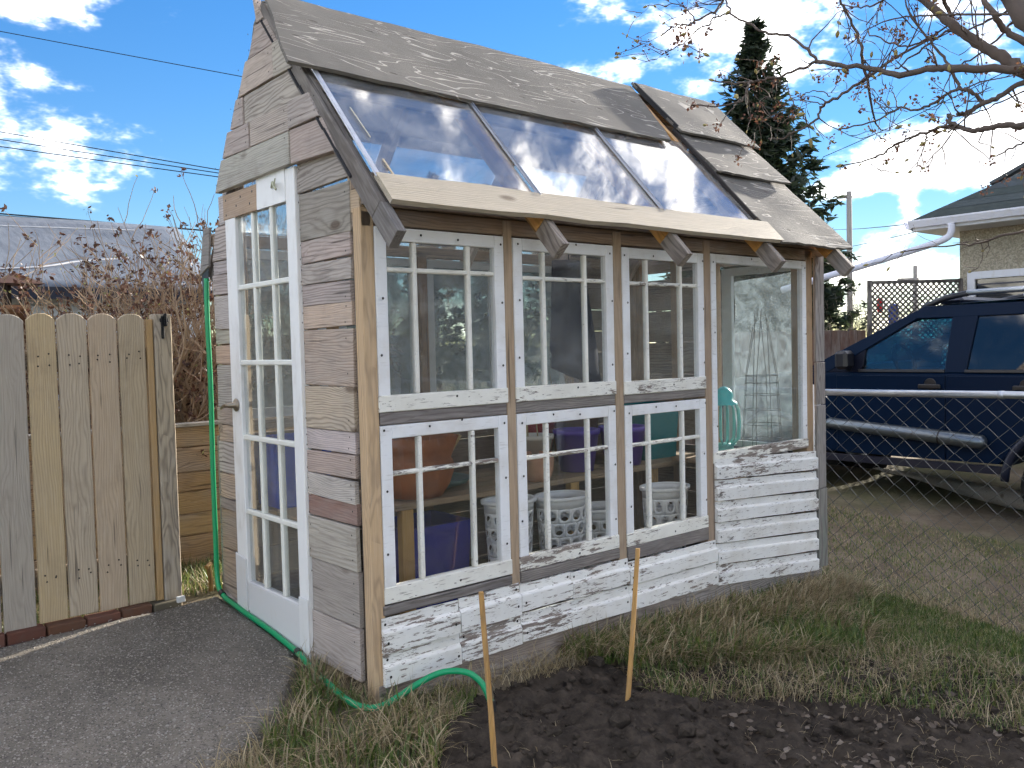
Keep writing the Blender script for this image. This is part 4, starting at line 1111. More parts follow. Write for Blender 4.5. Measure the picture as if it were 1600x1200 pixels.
# ------------------------------------------------------------------ hose
def smooth_path(P, n=6):
    P = [Vector(q) for q in P]; out = []
    for i in range(len(P) - 1):
        p0 = P[max(i - 1, 0)]; p1 = P[i]; p2 = P[i + 1]; p3 = P[min(i + 2, len(P) - 1)]
        for k_ in range(n):
            t = k_ / n
            out.append(.5 * ((2 * p1) + (-p0 + p2) * t + (2 * p0 - 5 * p1 + 4 * p2 - p3) * t * t + (-p0 + 3 * p1 - 3 * p2 + p3) * t ** 3))
    return out + [P[-1]]
HR = .0125
H = empty('garden_hose', (-.03, .6, .05), 'green garden hose running down the plank corner and along the shed foot', 'hose')
hp = [(-.022, 1.475, 1.74), (-.024, 1.478, 1.55), (-.022, 1.475, 1.2), (-.024, 1.482, .8), (-.026, 1.478, .42), (-.03, 1.465, .22), (-.035, 1.40, .148), (-.033, 1.2, .118), (-.034, .9, .095), (-.036, .7, .075), (-.045, .52, .058), (-.07, .36, .045), (-.085, .2, .035), (-.095, .08, .025), (-.085, -.03, .018), (-.03, -.075, .012), (.05, -.085, .03), (.14, -.10, .065), (.23, -.13, .092), (.30, -.19, .09), (.335, -.24, .055), (.345, -.275, .0), (.345, -.285, -.02)]
MB().tube(smooth_path(hp, 7), HR, 12).build('hose_tube', 'rubber_hose', H, color=(.0, .30, .115), smooth=True)
def sleeve(p, d, r, l, c):
    p = Vector(p); d = Vector(d).normalized()
    MB().tube([p - d * l / 2, p + d * l / 2], r, 12).build('coupling', 'plastic', H, color=c, smooth=False)
sleeve((-.038, .56, .062), (-.0, -.9, -.09), .0165, .03, (.012, .014, .016))
sleeve((-.034, 1.40, .149), (0, -.9, -.3), .016, .03, (.012, .014, .016))
sleeve((.345, -.288, -.028), (0, -.2, -1), .018, .04, (.02, .02, .022))

# ------------------------------------------------------------------ stakes
def stake(p, q, label):
    p = Vector(p); q = Vector(q); n = 9; pts = []; rr = []
    for i in range(n):
        t = i / (n - 1); pts.append(p.lerp(q, t) + Vector((.002 * math.sin(t * 6), .002 * math.cos(t * 5), 0))); rr.append(.0105 - .0015 * t)
    mb = MB().tube(pts, rr, 8)
    W = frame(q - p, (0, -1, 0), (p + q) / 2); Wi = W.inverted(); mb.v = [tuple(Wi @ Vector(v_)) for v_ in mb.v]
    tag(newobj('garden_stake', mb.fixmesh(), 'fresh_wood', None, W, (.52, .29, .09)), label, 'stake', 'wooden stakes in the soil bed')
stake((0.087, -0.630, -0.151), (0.060, -0.610, 0.541), 'honey-coloured wooden stake nearest the garden hose end')
stake((0.761, -0.600, -0.173), (0.878, -0.580, 0.544), 'honey-coloured wooden stake farther from the hose, in mid soil bed')

# ------------------------------------------------------------------ wooden gate and fence at the left
def fboard(x0, x1, z0, z1, y, color, parent, t=.018, lean=0.0, name='board'):
    w_ = x1 - x0; n = 7; arc = []
    for i in range(n):
        a = i / (n - 1); arc.append((x1 - w_ * a + lean, z1 - .030 * abs(2 * a - 1) ** 2.6))
    poly = [(x0, z0), (x1, z0)] + arc
    pts = [(x, y, z) for x, z in poly]
    return slab(name, pts, (0, -1, 0), t, 'fresh_wood', parent, color, along=(0, 0, 1), c=.003)
gate = empty('wooden_gate', (-.58, 1.5, .14), 'wooden gate of tan upright boards with rounded tops beside the shed', 'gate')
gx = [-.842, -.717, -.584, -.451, -.322]
gc = [(.50, .375, .22), (.47, .39, .285), (.45, .36, .25), (.47, .37, .245)]
for i in range(4):
    fboard(gx[i] + .004, gx[i + 1] - .004, .155 + rng.uniform(-.004, .004), 1.562, 1.5 + rng.uniform(-.003, .003), jit(gc[i], .06), gate)
slab('stile', [(-.318, 1.497, .15), (-.288, 1.497, .15), (-.288, 1.497, 1.535), (-.318, 1.497, 1.535)], (0, -1, 0), .03, 'fresh_wood', gate, (.42, .27, .12), along=(0, 0, 1))
for z_ in (.35, 1.35): bar('cross_rail', (-.842, 1.54, z_), (-.30, 1.54, z_), .09, .035, (0, 1, 0), 'weathered_wood', gate, (.33, .26, .18))
gn = MB()
for i in range(4):
    for z_ in (1.37, 1.34, .37, .34):
        for x_ in (gx[i] + .04, gx[i + 1] - .04): gn.disc((x_ + rng.uniform(-.01, .01), 1.4955, z_ + rng.uniform(-.02, .02)), (0, -1, 0), .0045)
so = gn.build('nails', 'metal', gate, color=(.06, .05, .045)); so['kind'] = 'stuff'
fen = empty('wooden_fence', (-1.0, 1.5, .14), 'grey weathered upright-board fence at the left picture edge', 'fence')
for x0, x1 in ((-.985, -.852), (-1.12, -.99), (-1.255, -1.125), (-1.39, -1.26), (-1.525, -1.395)):
    fboard(x0 + .002, x1 - .002, .14, 1.556, 1.492, jit((.38, .33, .27), .06), fen, lean=.004)
for z_ in (.35, 1.35): bar('cross_rail', (-1.55, 1.535, z_), (-.86, 1.535, z_), .09, .035, (0, 1, 0), 'weathered_wood', fen, (.33, .26, .18))
gp = empty('gate_post', (-.24, 1.5, .14), 'square tan gate post with a black latch on top', 'post')
W = Matrix(((0, 1, 0, -.242), (0, 0, 1, 1.525), (1, 0, 0, .83), (0, 0, 0, 1)))
newobj('shaft', MB().cbox((-.73, -.042, -.035), (.73, .042, .035), .004).fixmesh(), 'weathered_wood', gp, W, (.45, .37, .26))
lt = MB(); lt.cbox((-.252, 1.478, 1.44), (-.238, 1.489, 1.55), .003); lt.cbox((-.240, 1.470, 1.50), (-.226, 1.485, 1.562), .003); lt.cbox((-.258, 1.482, 1.52), (-.215, 1.4895, 1.54), .003)
lt.build('latch', 'metal', gp, color=(.015, .015, .017))
# bricks under the gate
br = empty('brick_edging', (-.6, 1.47, .1), 'row of old red and brown bricks under the gate', 'bricks')
bx_ = -1.75
while bx_ < -.26:
    l_ = rng.uniform(.115, .20)
    if bx_ + l_ > -.215: l_ = -.215 - bx_
    c_ = rng.choice([(.125, .055, .038), (.15, .075, .05), (.11, .085, .065), (.135, .105, .08), (.14, .06, .042)])
    zt_ = .150 + rng.uniform(-.006, .004)
    MB().cbox((bx_ + .004, 1.452 + rng.uniform(-.006, .006), .02), (bx_ + l_ - .004, 1.53, zt_), .005).build('brick', 'brick_clay', br, color=jit(c_, .2))
    bx_ += l_
o = MB(); o.cbox((-.245, 1.435, .135), (-.205, 1.455, .165), .003); tag(o.build('gate_stop', 'plastic', color=(.62, .62, .6)), 'small pale plastic block on the pad at the foot of the gate post', 'block')
o = MB().tube([(-.03, 1.56, .13), (-.035, 1.545, .20), (-.045, 1.54, .27)], [.012, .013, .015], 8); o.tube([(-.06, 1.53, .262), (-.03, 1.55, .275)], .013, 6)
tag(o.build('standpipe', 'metal', color=(.30, .20, .09)), 'short brass tap pipe at the back corner of the shed', 'tap')
# low fence of horizontal boards behind
lf = empty('board_wall', (.15, 2.2, .0), 'low wall of tan horizontal boards behind the gate opening', 'wall')
zz = [.94, .82, .673, .561, .431, .301, .169, .04]
for i in range(7):
    bar('plank', (-1.4, 2.21, (zz[i] + zz[i + 1]) / 2), (1.1, 2.21, (zz[i] + zz[i + 1]) / 2), zz[i] - zz[i + 1] - .006, .03, (0, 1, 0), 'weathered_wood', lf, jit((.50, .33, .17), .10))
bar('cap_plank', (-1.4, 2.22, .95), (1.1, 2.22, .95), .10, .02, (0, 0, 1), 'weathered_wood', lf, (.40, .36, .30))
# added fence, its near-black colour stands in for shade behind the shrub
df_ = empty('dark_fence', (.6, 4.3, 0), 'board fence coloured dark for the shade behind the shrub', 'fence')
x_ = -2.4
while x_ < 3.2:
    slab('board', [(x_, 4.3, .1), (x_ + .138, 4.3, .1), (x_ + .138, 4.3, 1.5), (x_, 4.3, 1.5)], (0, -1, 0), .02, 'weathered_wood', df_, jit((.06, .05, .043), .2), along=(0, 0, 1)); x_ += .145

# ------------------------------------------------------------------ chain-link fence
cl_ = empty('chain_link_fence', (3.5, -1.0, -.28), 'galvanised chain-link fence with a grey top rail in front of the truck', 'fence')
MB().tube([(3.5, .20, 1.012), (3.5, -1.0, 1.024), (3.5, -5.2, 1.02)], .021, 12).build('top_rail', 'metal', cl_, color=(.50, .53, .58), smooth=True)
MB().tube([(3.5, -.935, 1.022), (3.5, -.965, 1.023)], .0235, 12).build('rail_joint', 'metal', cl_, color=(.50, .53, .58), smooth=True)
for y_ in (.18, -2.6, -5.2):
    MB().tube([(3.5, y_, -.5), (3.5, y_, 1.06)], .028, 10).build('post', 'metal', cl_, color=(.46, .48, .52), smooth=True)
wm_ = MB(); pw = .118; ph = .108; y_ = .16; kcol = 0
rows_n = 12
while y_ > -5.1:
    pts = []; sg = 1 if kcol % 2 else -1
    for i in range(rows_n * 2 + 1):
        zz_ = 1.0 - i * ph / 2
        yy_ = y_ + (pw / 4 + .0) * (1 if ((i + kcol) % 2) else -1)
        yy_ += .004 * math.sin(i * 1.3 + kcol)
        pts.append((3.5 + (.004 if i % 2 else -.004), yy_ + (pw / 4) * 0, zz_ + .003 * math.sin(kcol * 1.7 + i)))
    wm_.tube(pts, .0023, 4, False); y_ -= pw / 2; kcol += 1
wm_.build('wire_mesh', 'metal', cl_, color=(.10, .105, .105), center=False)['kind'] = 'stuff'

# ------------------------------------------------------------------ truck beyond the fence (side at x = 6.3, front towards +Y)
TG = -.32                       # ground under the truck
TR = empty('parked_truck', (7.2, .7, TG), 'dark blue four-door utility vehicle with roof rack parked beyond the chain-link fence', 'vehicle')
BLUE = (.002, .010, .030)
X0, X1 = 6.3, 8.15
def tx(z, side):                # body tumblehome
    b = .03 + max(0, z - 1.0) * .20
    return X0 + b if side == 0 else X1 - b
def arch(yc, zc, r, n=12): return [(yc + r * math.cos(a), zc + r * math.sin(a)) for a in np.linspace(PI, 0, n)]
WF, WR_ = 2.32, -.42
lo_ = .17
prof = [(-1.62, lo_ + .12)] + [(-1.66, .55), (-1.62, 1.02)] + [(1.62, 1.04), (2.3, 1.02), (2.9, .95), (3.05, .80), (3.08, .40), (3.02, lo_ + .08)]
bot = [(y, z) for y, z in reversed(arch(WF, .10, .47))] 
bot2 = [(y, z) for y, z in reversed(arch(WR_, .10, .47))]
prof = prof + [p_ for p_ in bot if p_[1] > lo_] + [p_ for p_ in bot2 if p_[1] > lo_]
bm = bmesh.new()
vs = [bm.verts.new((X0 + .03, y, z)) for y, z in prof]
fc = bm.faces.new(vs)
ex = bmesh.ops.extrude_face_region(bm, geom=[fc])
bmesh.ops.translate(bm, verts=[q for q in ex['geom'] if isinstance(q, bmesh.types.BMVert)], vec=(X1 - X0 - .06, 0, 0))
bmesh.ops.recalc_face_normals(bm, faces=bm.faces)
bmesh.ops.bevel(bm, geom=[e for e in bm.edges if abs(e.verts[0].co.x - e.verts[1].co.x) < 1e-5], offset=.045, segments=3, profile=.6, affect='EDGES')
me = bpy.data.meshes.new('body'); bm.to_mesh(me); bm.free()
body = newobj('body', me, 'car_paint', TR, Matrix.Identity(4), BLUE)
me.polygons.foreach_set('use_smooth', [False] * len(me.polygons))
# door skin: slight bulge plates so the side is not flat
def side_plate(name, yz, side, off, color, m, parent, t=.02):
    s = -1 if side == 0 else 1
    pts = [(tx(z, side) + s * off, y, z) for y, z in yz]
    P = [Vector(q) for q in pts]
    nv = (P[1] - P[0]).cross(P[2] - P[0]).normalized()
    if nv.x * s < 0: nv = -nv
    return slab(name, P, nv, t, m, parent, color, along=(0, 1, 0), c=.004)
for side in (0, 1):
    d1 = side_plate('front_door', [(1.62, .24), (.575, .24), (.575, 1.0), (1.62, 1.0)], side, .012, BLUE, 'car_paint', TR)
    d2 = side_plate('rear_door', [(.560, .24), (.12, .24), (-.20, .62), (-.36, 1.0), (.560, 1.0)], side, .012, BLUE, 'car_paint', TR)
    s = -1 if side == 0 else 1
    for y_, dd in ((.70, d1), (-.10, d2)):
        xh = tx(.9, side) + s * .02
        h_ = MB().cbox((min(xh, xh + s * .03), y_ - .10, .885), (max(xh, xh + s * .03), y_ + .10, .925), .008); h_.build('handle', 'plastic', dd, color=(.008, .008, .01))
        h_ = MB().lathe([(.001, 0), (.055, 0), (.05, .006), (.001, .007)], 16); h_.v = [(xh + s * (c - .006), y_ + a, .925 + b) for a, b, c in h_.v]
        h_.build('handle_cup', 'plastic', dd, color=(.004, .004, .006))
    # cabin frame: pillars and headers
    T_ = [(2.0, 1.02), (1.93, 1.02), (.83, 1.615), (.95, 1.60)]
    side_plate('pillar', [(2.02, 1.03), (1.50, 1.03), (.80, 1.53), (.74, 1.64), (.98, 1.60)][:5] if False else [(2.02, 1.03), (1.72, 1.03), (.82, 1.56), (.80, 1.645)], side, .0, BLUE, 'car_paint', TR, .06)
    side_plate('pillar', [(1.72, 1.03), (1.40, 1.03), (1.36, 1.09), (1.345, 1.25), (1.50, 1.155)], side, -.002, (.008, .010, .02), 'car_paint', TR, .05)
    side_plate('pillar', [(.585, 1.03), (.40, 1.03), (.33, 1.56), (.55, 1.56)], side, .0, BLUE, 'car_paint', TR, .06)
    side_plate('pillar', [(-.40, 1.03), (-.52, 1.03), (-.56, 1.56), (-.46, 1.56)], side, .0, BLUE, 'car_paint', TR, .06)
    side_plate('pillar', [(-1.38, 1.03), (-1.62, 1.03), (-1.52, 1.56), (-1.34, 1.56)], side, .0, BLUE, 'car_paint', TR, .06)
    side_plate('roof_header', [(1.0, 1.53), (.32, 1.53), (-1.52, 1.55), (-1.50, 1.64), (.80, 1.64)], side, .002, BLUE, 'car_paint', TR, .06)
    side_plate('side_glass', [(1.70, 1.04), (.58, 1.04), (.55, 1.53), (1.02, 1.49)], side, -.02, (1, 1, 1), 'car_glass', TR, .005)
    side_plate('side_glass', [(.40, 1.04), (-.41, 1.04), (-.47, 1.55), (.33, 1.55)], side, -.02, (1, 1, 1), 'tinted_car_glass', TR, .005)
    side_plate('side_glass', [(-.52, 1.04), (-1.40, 1.04), (-1.34, 1.55), (-.56, 1.55)], side, -.02, (1, 1, 1), 'tinted_car_glass', TR, .005)
    # black window surround
    for yz in ([(1.40, 1.03), (.585, 1.03), (.585, 1.06), (1.40, 1.06)], [(.41, 1.03), (-.41, 1.03), (-.41, 1.06), (.41, 1.06)]):
        side_plate('window_seal', yz, side, .006, (.006, .006, .008), 'plastic', TR, .02)
    # mirror
    xm = tx(1.1, side) + s * .10
    mm = MB().cbox((xm - .09, 1.43, 1.06), (xm + .09, 1.56, 1.24), .03); mm.tube([(tx(1.08, side), 1.50, 1.06), (xm, 1.50, 1.10)], .025, 8)
    mm.build('mirror', 'plastic', TR, color=(.006, .007, .012))
    # side step
    xs_ = tx(.5, side) + s * .06
    MB().tube([(xs_ - s * .1, 1.75, .50), (xs_, 1.66, .525), (xs_, .9, .475), (xs_, .24, .43), (xs_ - s * .02, .21, .428)], [.05, .055, .06, .065, .04], 14).build('side_step', 'metal', TR, color=(.17, .20, .23), smooth=True)
    MB().tube([(xs_, .60, .452), (xs_, .585, .451)], .066, 14).build('step_bracket', 'plastic', TR, color=(.01, .01, .01))
    # sill
    side_plate('sill', [(1.82, lo_ - .02), (.05, lo_ - .02), (.05, .22), (1.82, .22)], side, .02, (.004, .006, .02), 'plastic', TR, .05)
    # wheels
    for yc in (WF, WR_):
        tyre = MB().lathe([(.20, 0), (.24, -.012), (.34, -.012), (.375, .02), (.38, .06), (.38, .19), (.375, .23), (.34, .25), (.2, .25)], 30)
        xo = X0 + .02 if side == 0 else X1 - .02
        W = frame((0, 1, 0), (0, 0, 1), (xo, yc, TG + .38)) if side == 1 else frame((0, 1, 0), (0, 0, 1), (xo, yc, TG + .38))
        sgn = 1 if side == 0 else -1
        wv = lambda mb_: [(sgn * c, a, b) for a, b, c in mb_.v]
        tyre.v = wv(tyre)
        ty = newobj('wheel', tyre.fixmesh(), 'matte', TR, Matrix.Translation((xo, yc, TG + .38)), (.012, .012, .013), smooth=True)
        rim = MB().lathe([(.001, .05), (.07, .03), (.09, .06), (.17, .07), (.205, .02), (.21, .0)], 24); rim.v = wv(rim)
        newobj('rim', rim.fixmesh(), 'metal', ty, Matrix.Translation((xo, yc, TG + .38)), (.35, .36, .38))
        fl = MB().tube([(tx(.3, side) + s * .02, y, z) for y, z in arch(yc, .10, .49, 16)], .035, 8); fl.build('arch_flare', 'plastic', TR, color=(.008, .012, .03), smooth=True)
    # rack
    rr_ = MB().tube([(tx(1.6, side) - s * .10, .86, 1.63), (tx(1.6, side) - s * .10, .66, 1.71), (tx(1.6, side) - s * .10, .45, 1.745)], [.03, .028, .026], 8)
    rr_.build('rack_foot', 'plastic', TR, color=(.012, .014, .02), smooth=True)
    MB().tube([(tx(1.6, side) - s * .10, .47, 1.745), (tx(1.6, side) - s * .10, -1.35, 1.765)], .026, 10).build('rack_rail', 'metal', TR, color=(.42, .45, .49), smooth=True)
    for y_ in (-.3, -1.3):
        MB().tube([(tx(1.6, side) - s * .10, y_, 1.64), (tx(1.6, side) - s * .10, y_, 1.75)], .022, 8).build('rack_foot', 'plastic', TR, color=(.012, .014, .02))
# front rack fairing pod
MB().cbox((X0 + .35, .55, 1.655), (X1 - .35, .78, 1.72), .03).build('rack_pod', 'plastic', TR, color=(.010, .018, .045))
rf = [(.92, 1.60), (.6, 1.655), (-.4, 1.675), (-1.5, 1.64)]
v = []; f = []
for i, (y, z) in enumerate(rf):
    for x_ in np.linspace(tx(1.6, 0) + .0, tx(1.6, 1), 7):
        b = 1 - abs(2 * (x_ - X0) / (X1 - X0) - 1) ** 3
        v.append((x_, y, z - .02 + .035 * b))
for i in range(3):
    for j in range(6): q = i * 7 + j; f.append((q, q + 1, q + 8, q + 7))
MB().add(v, f).build('roof', 'car_paint', TR, color=BLUE, smooth=True)
a0, a1 = tx(1.05, 0), tx(1.05, 1); b0, b1 = tx(1.6, 0), tx(1.6, 1)
slab('windshield', [(a0, 1.98, 1.04), (a1, 1.98, 1.04), (b1, .88, 1.60), (b0, .88, 1.60)], (0, .45, .89), .006, 'car_glass', TR, along=(1, 0, 0))
slab('rear_window', [(a0, -1.63, 1.04), (a1, -1.63, 1.04), (b1, -1.54, 1.58), (b0, -1.54, 1.58)], (0, -1, .1), .006, 'tinted_car_glass', TR, along=(1, 0, 0))
# interior
MB().cbox((X0 + .12, 1.32, .80), (X1 - .12, 1.80, 1.10), .06).build('dashboard', 'plastic', TR, color=(.03, .03, .032))
MB().tube([(6.75 + .19 * math.cos(2 * PI * q / 24), 1.14 + .06 * math.sin(2 * PI * q / 24), 1.12 + .17 * math.sin(2 * PI * q / 24)) for q in range(25)], .018, 8, False).build('steering_wheel', 'plastic', TR, color=(.02, .02, .022), smooth=True)
for x_ in (6.78, 7.65):
    st_ = MB().cbox((x_ - .25, .40, .45), (x_ + .25, .95, .68), .05); m_ = MB().cbox((x_ - .23, .22, .60), (x_ + .23, .40, 1.22), .05); st_.add(m_.v, m_.f)
    m_ = MB().cbox((x_ - .12, .22, 1.25), (x_ + .12, .32, 1.42), .03); st_.add(m_.v, m_.f)
    st_.build('seat', 'cloth', TR, color=(.045, .045, .05))
MB().cbox((7.1, .9, 1.38), (7.35, .93, 1.44), .01).build('rear_view_mirror', 'plastic', TR, color=(.01, .01, .01))
for x_ in (X0 + .25, X1 - .25):
    MB().cbox((x_ - .16, 3.0, .62), (x_ + .16, 3.09, .80), .02).build('headlight', 'plastic', TR, color=(.6, .62, .65))
    MB().cbox((x_ - .08, -1.69, .6), (x_ + .08, -1.63, .95), .02).build('tail_light', 'plastic', TR, color=(.3, .01, .01))

# log beside the truck
lg = MB().tube([(7.95, 2.12, -.17), (7.6, 1.4, -.17), (7.15, .55, -.17), (7.0, .2, -.17), (6.9, .0, -.17)], [.04, .07, .085, .09, .088], 12)
tag(lg.build('driveway_log', 'weathered_wood', color=(.36, .34, .30), smooth=True), 'long grey log lying on the driveway under the truck', 'log')

# ------------------------------------------------------------------ neighbour house at the right
HO = empty('stucco_house', (15, -3, -.3), 'beige stucco house with green-grey hip roof and white eaves behind the truck', 'house')
hx, hy = 11.1, 2.42           # near corner of the walls
EX, EY, EZ = 10.5, 2.82, 2.84
MB().box((hx, -9, -.4), (hx + 8, hy, EZ + .02)).build('wall', 'stucco', HO)
tp = Matrix.Identity(4)
# hip roof: eave rectangle to ridge
ex0, ex1, ey0, ey1 = EX, hx + 8.6, -9.6, EY
hw = (ex1 - ex0) / 2; pitch = .58; rzz = EZ + .13 + hw * pitch
r0 = (ex0 + hw, ey1 - hw); r1_ = (ex0 + hw, ey0 + hw)
# shingle courses on the two slopes that can be seen; plain planes elsewhere
def course_plane(A, B, Ct, Dt, nco, name):
    A, B, Ct, Dt = map(Vector, (A, B, Ct, Dt)); nv = (B - A).cross(Dt - A).normalized()
    if nv.z < 0: nv = -nv
    for i in range(nco):
        t0, t1 = i / nco, (i + 1.12) / nco; t1 = min(t1, 1)
        a = A.lerp(Dt, t0) + nv * .022; b = B.lerp(Ct, t0) + nv * .022; c = B.lerp(Ct, t1) + nv * .006; d = A.lerp(Dt, t1) + nv * .006
        slab('shingle_course', [a, b, c, d], nv, .012, 'shingle', ROOF, jit((.06, .072, .078), .22), along=b - a, c=.001)
rb = MB()
ez_ = EZ + .13
rb.add([(ex0, ey1, ez_), (ex1, ey1, ez_), (ex1, ey0, ez_), (ex0, ey0, ez_), (r0[0], r0[1], rzz), (r1_[0], r1_[1], rzz)], [(0, 1, 4), (0, 4, 5, 3), (1, 2, 5, 4), (2, 3, 5), (0, 3, 2, 1)])
ROOF = rb.build('roof', 'shingle', HO, color=(.075, .095, .09))
course_plane((ex0, ey0, ez_), (ex0, ey1, ez_), (r0[0], r0[1], rzz), (r1_[0], r1_[1], rzz), 22, 'w')
course_plane((ex0, ey1, ez_), (ex1, ey1, ez_), (r0[0] + .01, r0[1], rzz), (r0[0] - .01, r0[1], rzz), 22, 'n')
MB().box((ex0 + .02, ey0, EZ - .015), (ex1 - .02, ey1 - .02, EZ)).build('soffit', 'door_paint', HO, color=(.62, .62, .64))
for lo, hi in (((ex0, ey0, EZ - .01), (ex0 + .02, ey1, EZ + .12)), ((ex0, ey1 - .02, EZ - .01), (ex1, ey1, EZ + .12))):
    MB().box(lo, hi).build('fascia', 'door_paint', HO, color=(.66, .67, .72))
def gutter(a, b, off):
    a = Vector(a); b = Vector(b); off = Vector(off)
    pr = [(0, .0), (0, -.10), (.07, -.10), (.11, -.02), (.11, .0), (.10, .0), (.10, -.02), (.065, -.09), (.01, -.09), (.01, 0)]
    v = [a + off * p_ + Vector((0, 0, q_)) for p_, q_ in pr] + [b + off * p_ + Vector((0, 0, q_)) for p_, q_ in pr]
    n = len(pr); MB().add(v, [(i, (i + 1) % n, n + (i + 1) % n, n + i) for i in range(n)] + [tuple(range(n)), tuple(range(n, 2 * n))]).build('gutter', 'door_paint', HO, color=(.66, .67, .74))
gutter((ex0, ey1, EZ + .13), (ex0, ey0, EZ + .13), (-1, 0, 0)); gutter((ex0 - .0, ey1, EZ + .125), (ex1, ey1, EZ + .125), (0, 1, 0))
dsp = smooth_path([(ex0 - .05, 2.26, EZ + .03), (ex0 - .05, 2.26, EZ - .08), (ex0 - .07, 2.33, EZ - .17), (ex0 - .2, 2.6, EZ - .27), (ex0 - 1.0, 3.05, EZ - .52), (ex0 - 2.0, 3.6, EZ - .82)], 4)
MB().tube(dsp, .048, 8).build('downspout', 'door_paint', HO, color=(.64, .65, .74), smooth=True)
# window in the wall facing us
wf_ = MB()
for lo, hi in (((hx - .05, .4, 2.14), (hx + .02, hy - .12, 2.24)), ((hx - .05, hy - .22, .9), (hx + .02, hy - .12, 2.14)), ((hx - .05, .3, .9), (hx + .02, .4, 2.24)), ((hx - .05, .4, .9), (hx + .02, hy - .22, 1.0))):
    wf_.box(lo, hi)
wo = wf_.build('window', 'door_paint', HO, color=(.66, .67, .72))
MB().box((hx - .02, .41, 1.01), (hx - .012, hy - .23, 2.13)).build('pane', 'tinted_car_glass', wo)
MB().box((hx - .03, .42, 2.05), (hx - .022, hy - .24, 2.07)).build('glazing_strip', 'matte', wo, color=(.1, .1, .12))
# gabled upper piece on the roof
gb = MB()
gx0, gy0 = 12.0, 2.20
gb.add([(gx0, gy0, 3.3), (gx0, gy0 - 1.6, 3.3), (gx0, gy0 - .8, 3.95), (gx0, gy0, 3.60), (gx0, gy0 - 1.6, 3.60), (gx0 + 3, gy0, 3.3), (gx0 + 3, gy0 - 1.6, 3.3), (gx0 + 3, gy0 - .8, 3.95), (gx0 + 3, gy0, 3.60), (gx0 + 3, gy0 - 1.6, 3.60)],
       [(0, 1, 4, 2, 3), (5, 8, 7, 9, 6), (0, 3, 8, 5), (1, 6, 9, 4)])
gb.build('dormer_wall', 'door_paint', HO, color=(.66, .67, .70))
for s in (0, 1):
    ya = gy0 + .12 if s == 0 else gy0 - 1.72; za = 3.575
    slab('dormer_roof', [(gx0 - .15, gy0 - .8, 3.98), (gx0 + 3, gy0 - .8, 3.98), (gx0 + 3, ya, za), (gx0 - .15, ya, za)], (0, .4 if s == 0 else -.4, .9), .05, 'shingle', HO, (.09, .10, .11), along=(1, 0, 0))

# ------------------------------------------------------------------ lattice screen, back fence, pole
LA = empty('lattice_screen', (10.3, 2.7, -.3), 'dark wooden lattice screen between the house and the spruce', 'lattice')
La, Lb = Vector((9.85, 3.10, 0)), Vector((10.84, 2.30, 0)); ld = (Lb - La); Ll = ld.length; ldn = ld.normalized(); ln_ = Vector((-ldn.y, ldn.x, 0))
def lp(u, z, o_=0.0): q = La + ldn * u + ln_ * o_; return Vector((q.x, q.y, z))
ztop, zbot = 2.12, .4
bar('frame_rail', lp(0, ztop), lp(Ll, ztop), .045, .04, ln_, 'weathered_wood', LA, (.05, .045, .045))
bar('frame_rail', lp(0, zbot), lp(Ll, zbot), .045, .04, ln_, 'weathered_wood', LA, (.05, .045, .045))
for u in (0, Ll): bar('frame_post', lp(u, -.4), lp(u, ztop + .03), .05, .05, ln_, 'weathered_wood', LA, (.05, .045, .045))
Hh = ztop - zbot
for sgn in (1, -1):
    u = -Hh
    while u < Ll + Hh:
        ua, za, ub, zb2 = (u, zbot, u + Hh, ztop) if sgn > 0 else (u, ztop, u + Hh, zbot)
        # clip to 0..Ll
        t0 = max(0, (0 - ua) / Hh); t1 = min(1, (Ll - ua) / Hh)
        if t1 - t0 > .02:
            A_ = lp(ua + Hh * t0, za + (zb2 - za) * t0, .008 * sgn); B_ = lp(ua + Hh * t1, za + (zb2 - za) * t1, .008 * sgn)
            bar('slat', A_, B_, .024, .008, ln_, 'weathered_wood', LA, (.055, .05, .05))
        u += .078
BF = empty('brown_fence', (8.6, 3.4, -.2), 'reddish brown board fence behind the truck hood', 'fence')
fa_, fb2 = Vector((7.0, 4.25, 0)), Vector((9.85, 3.15, 0)); fl_ = (fb2 - fa_); nb = int(fl_.length / .145)
for i in range(nb):
    a = fa_ + fl_ * (i / nb); b = fa_ + fl_ * ((i + .96) / nb)
    slab('board', [(a.x, a.y, -.3), (b.x, b.y, -.3), (b.x, b.y, 1.47 + rng.uniform(-.01, .01)), (a.x, a.y, 1.47)], (-.36, -.93, 0), .02, 'weathered_wood', BF, jit((.15, .085, .06), .15), along=(0, 0, 1))
# red and blue cloth behind the lattice
o = MB().cbox((10.7, 3.36, 1.72), (10.78, 3.44, 1.95), .03); tag(o.build('hanging_cloth', 'cloth', color=(.5, .03, .03)), 'small red cloth glimpsed through the lattice', 'cloth')
o = MB().cbox((10.8, 3.2, 1.55), (10.92, 3.32, 1.85), .03); tag(o.build('hanging_cloth', 'cloth', color=(.04, .07, .3)), 'small blue cloth glimpsed through the lattice beside the red one', 'cloth')
UP = empty('utility_pole', (21.1, 9.49, 0), 'grey wooden utility pole rising behind the spruce', 'pole')
MB().tube([(21.1, 9.49, -.4), (21.1, 9.49, 5.4)], [.085, .07], 10).build('shaft', 'bark', UP, color=(.30, .28, .26), smooth=True)
bar('crossarm', (20.9, 9.75, 5.25), (21.15, 9.43, 5.25), .06, .06, (0, 0, 1), 'weathered_wood', UP, (.2, .18, .16))
UP2 = empty('utility_pole', (24.6, 9.3, 0), 'second, farther utility pole just left of the house wall', 'pole')
MB().tube([(24.6, 9.3, -.4), (24.6, 9.3, 3.5)], [.075, .06], 10).build('shaft', 'bark', UP2, color=(.30, .28, .26), smooth=True)
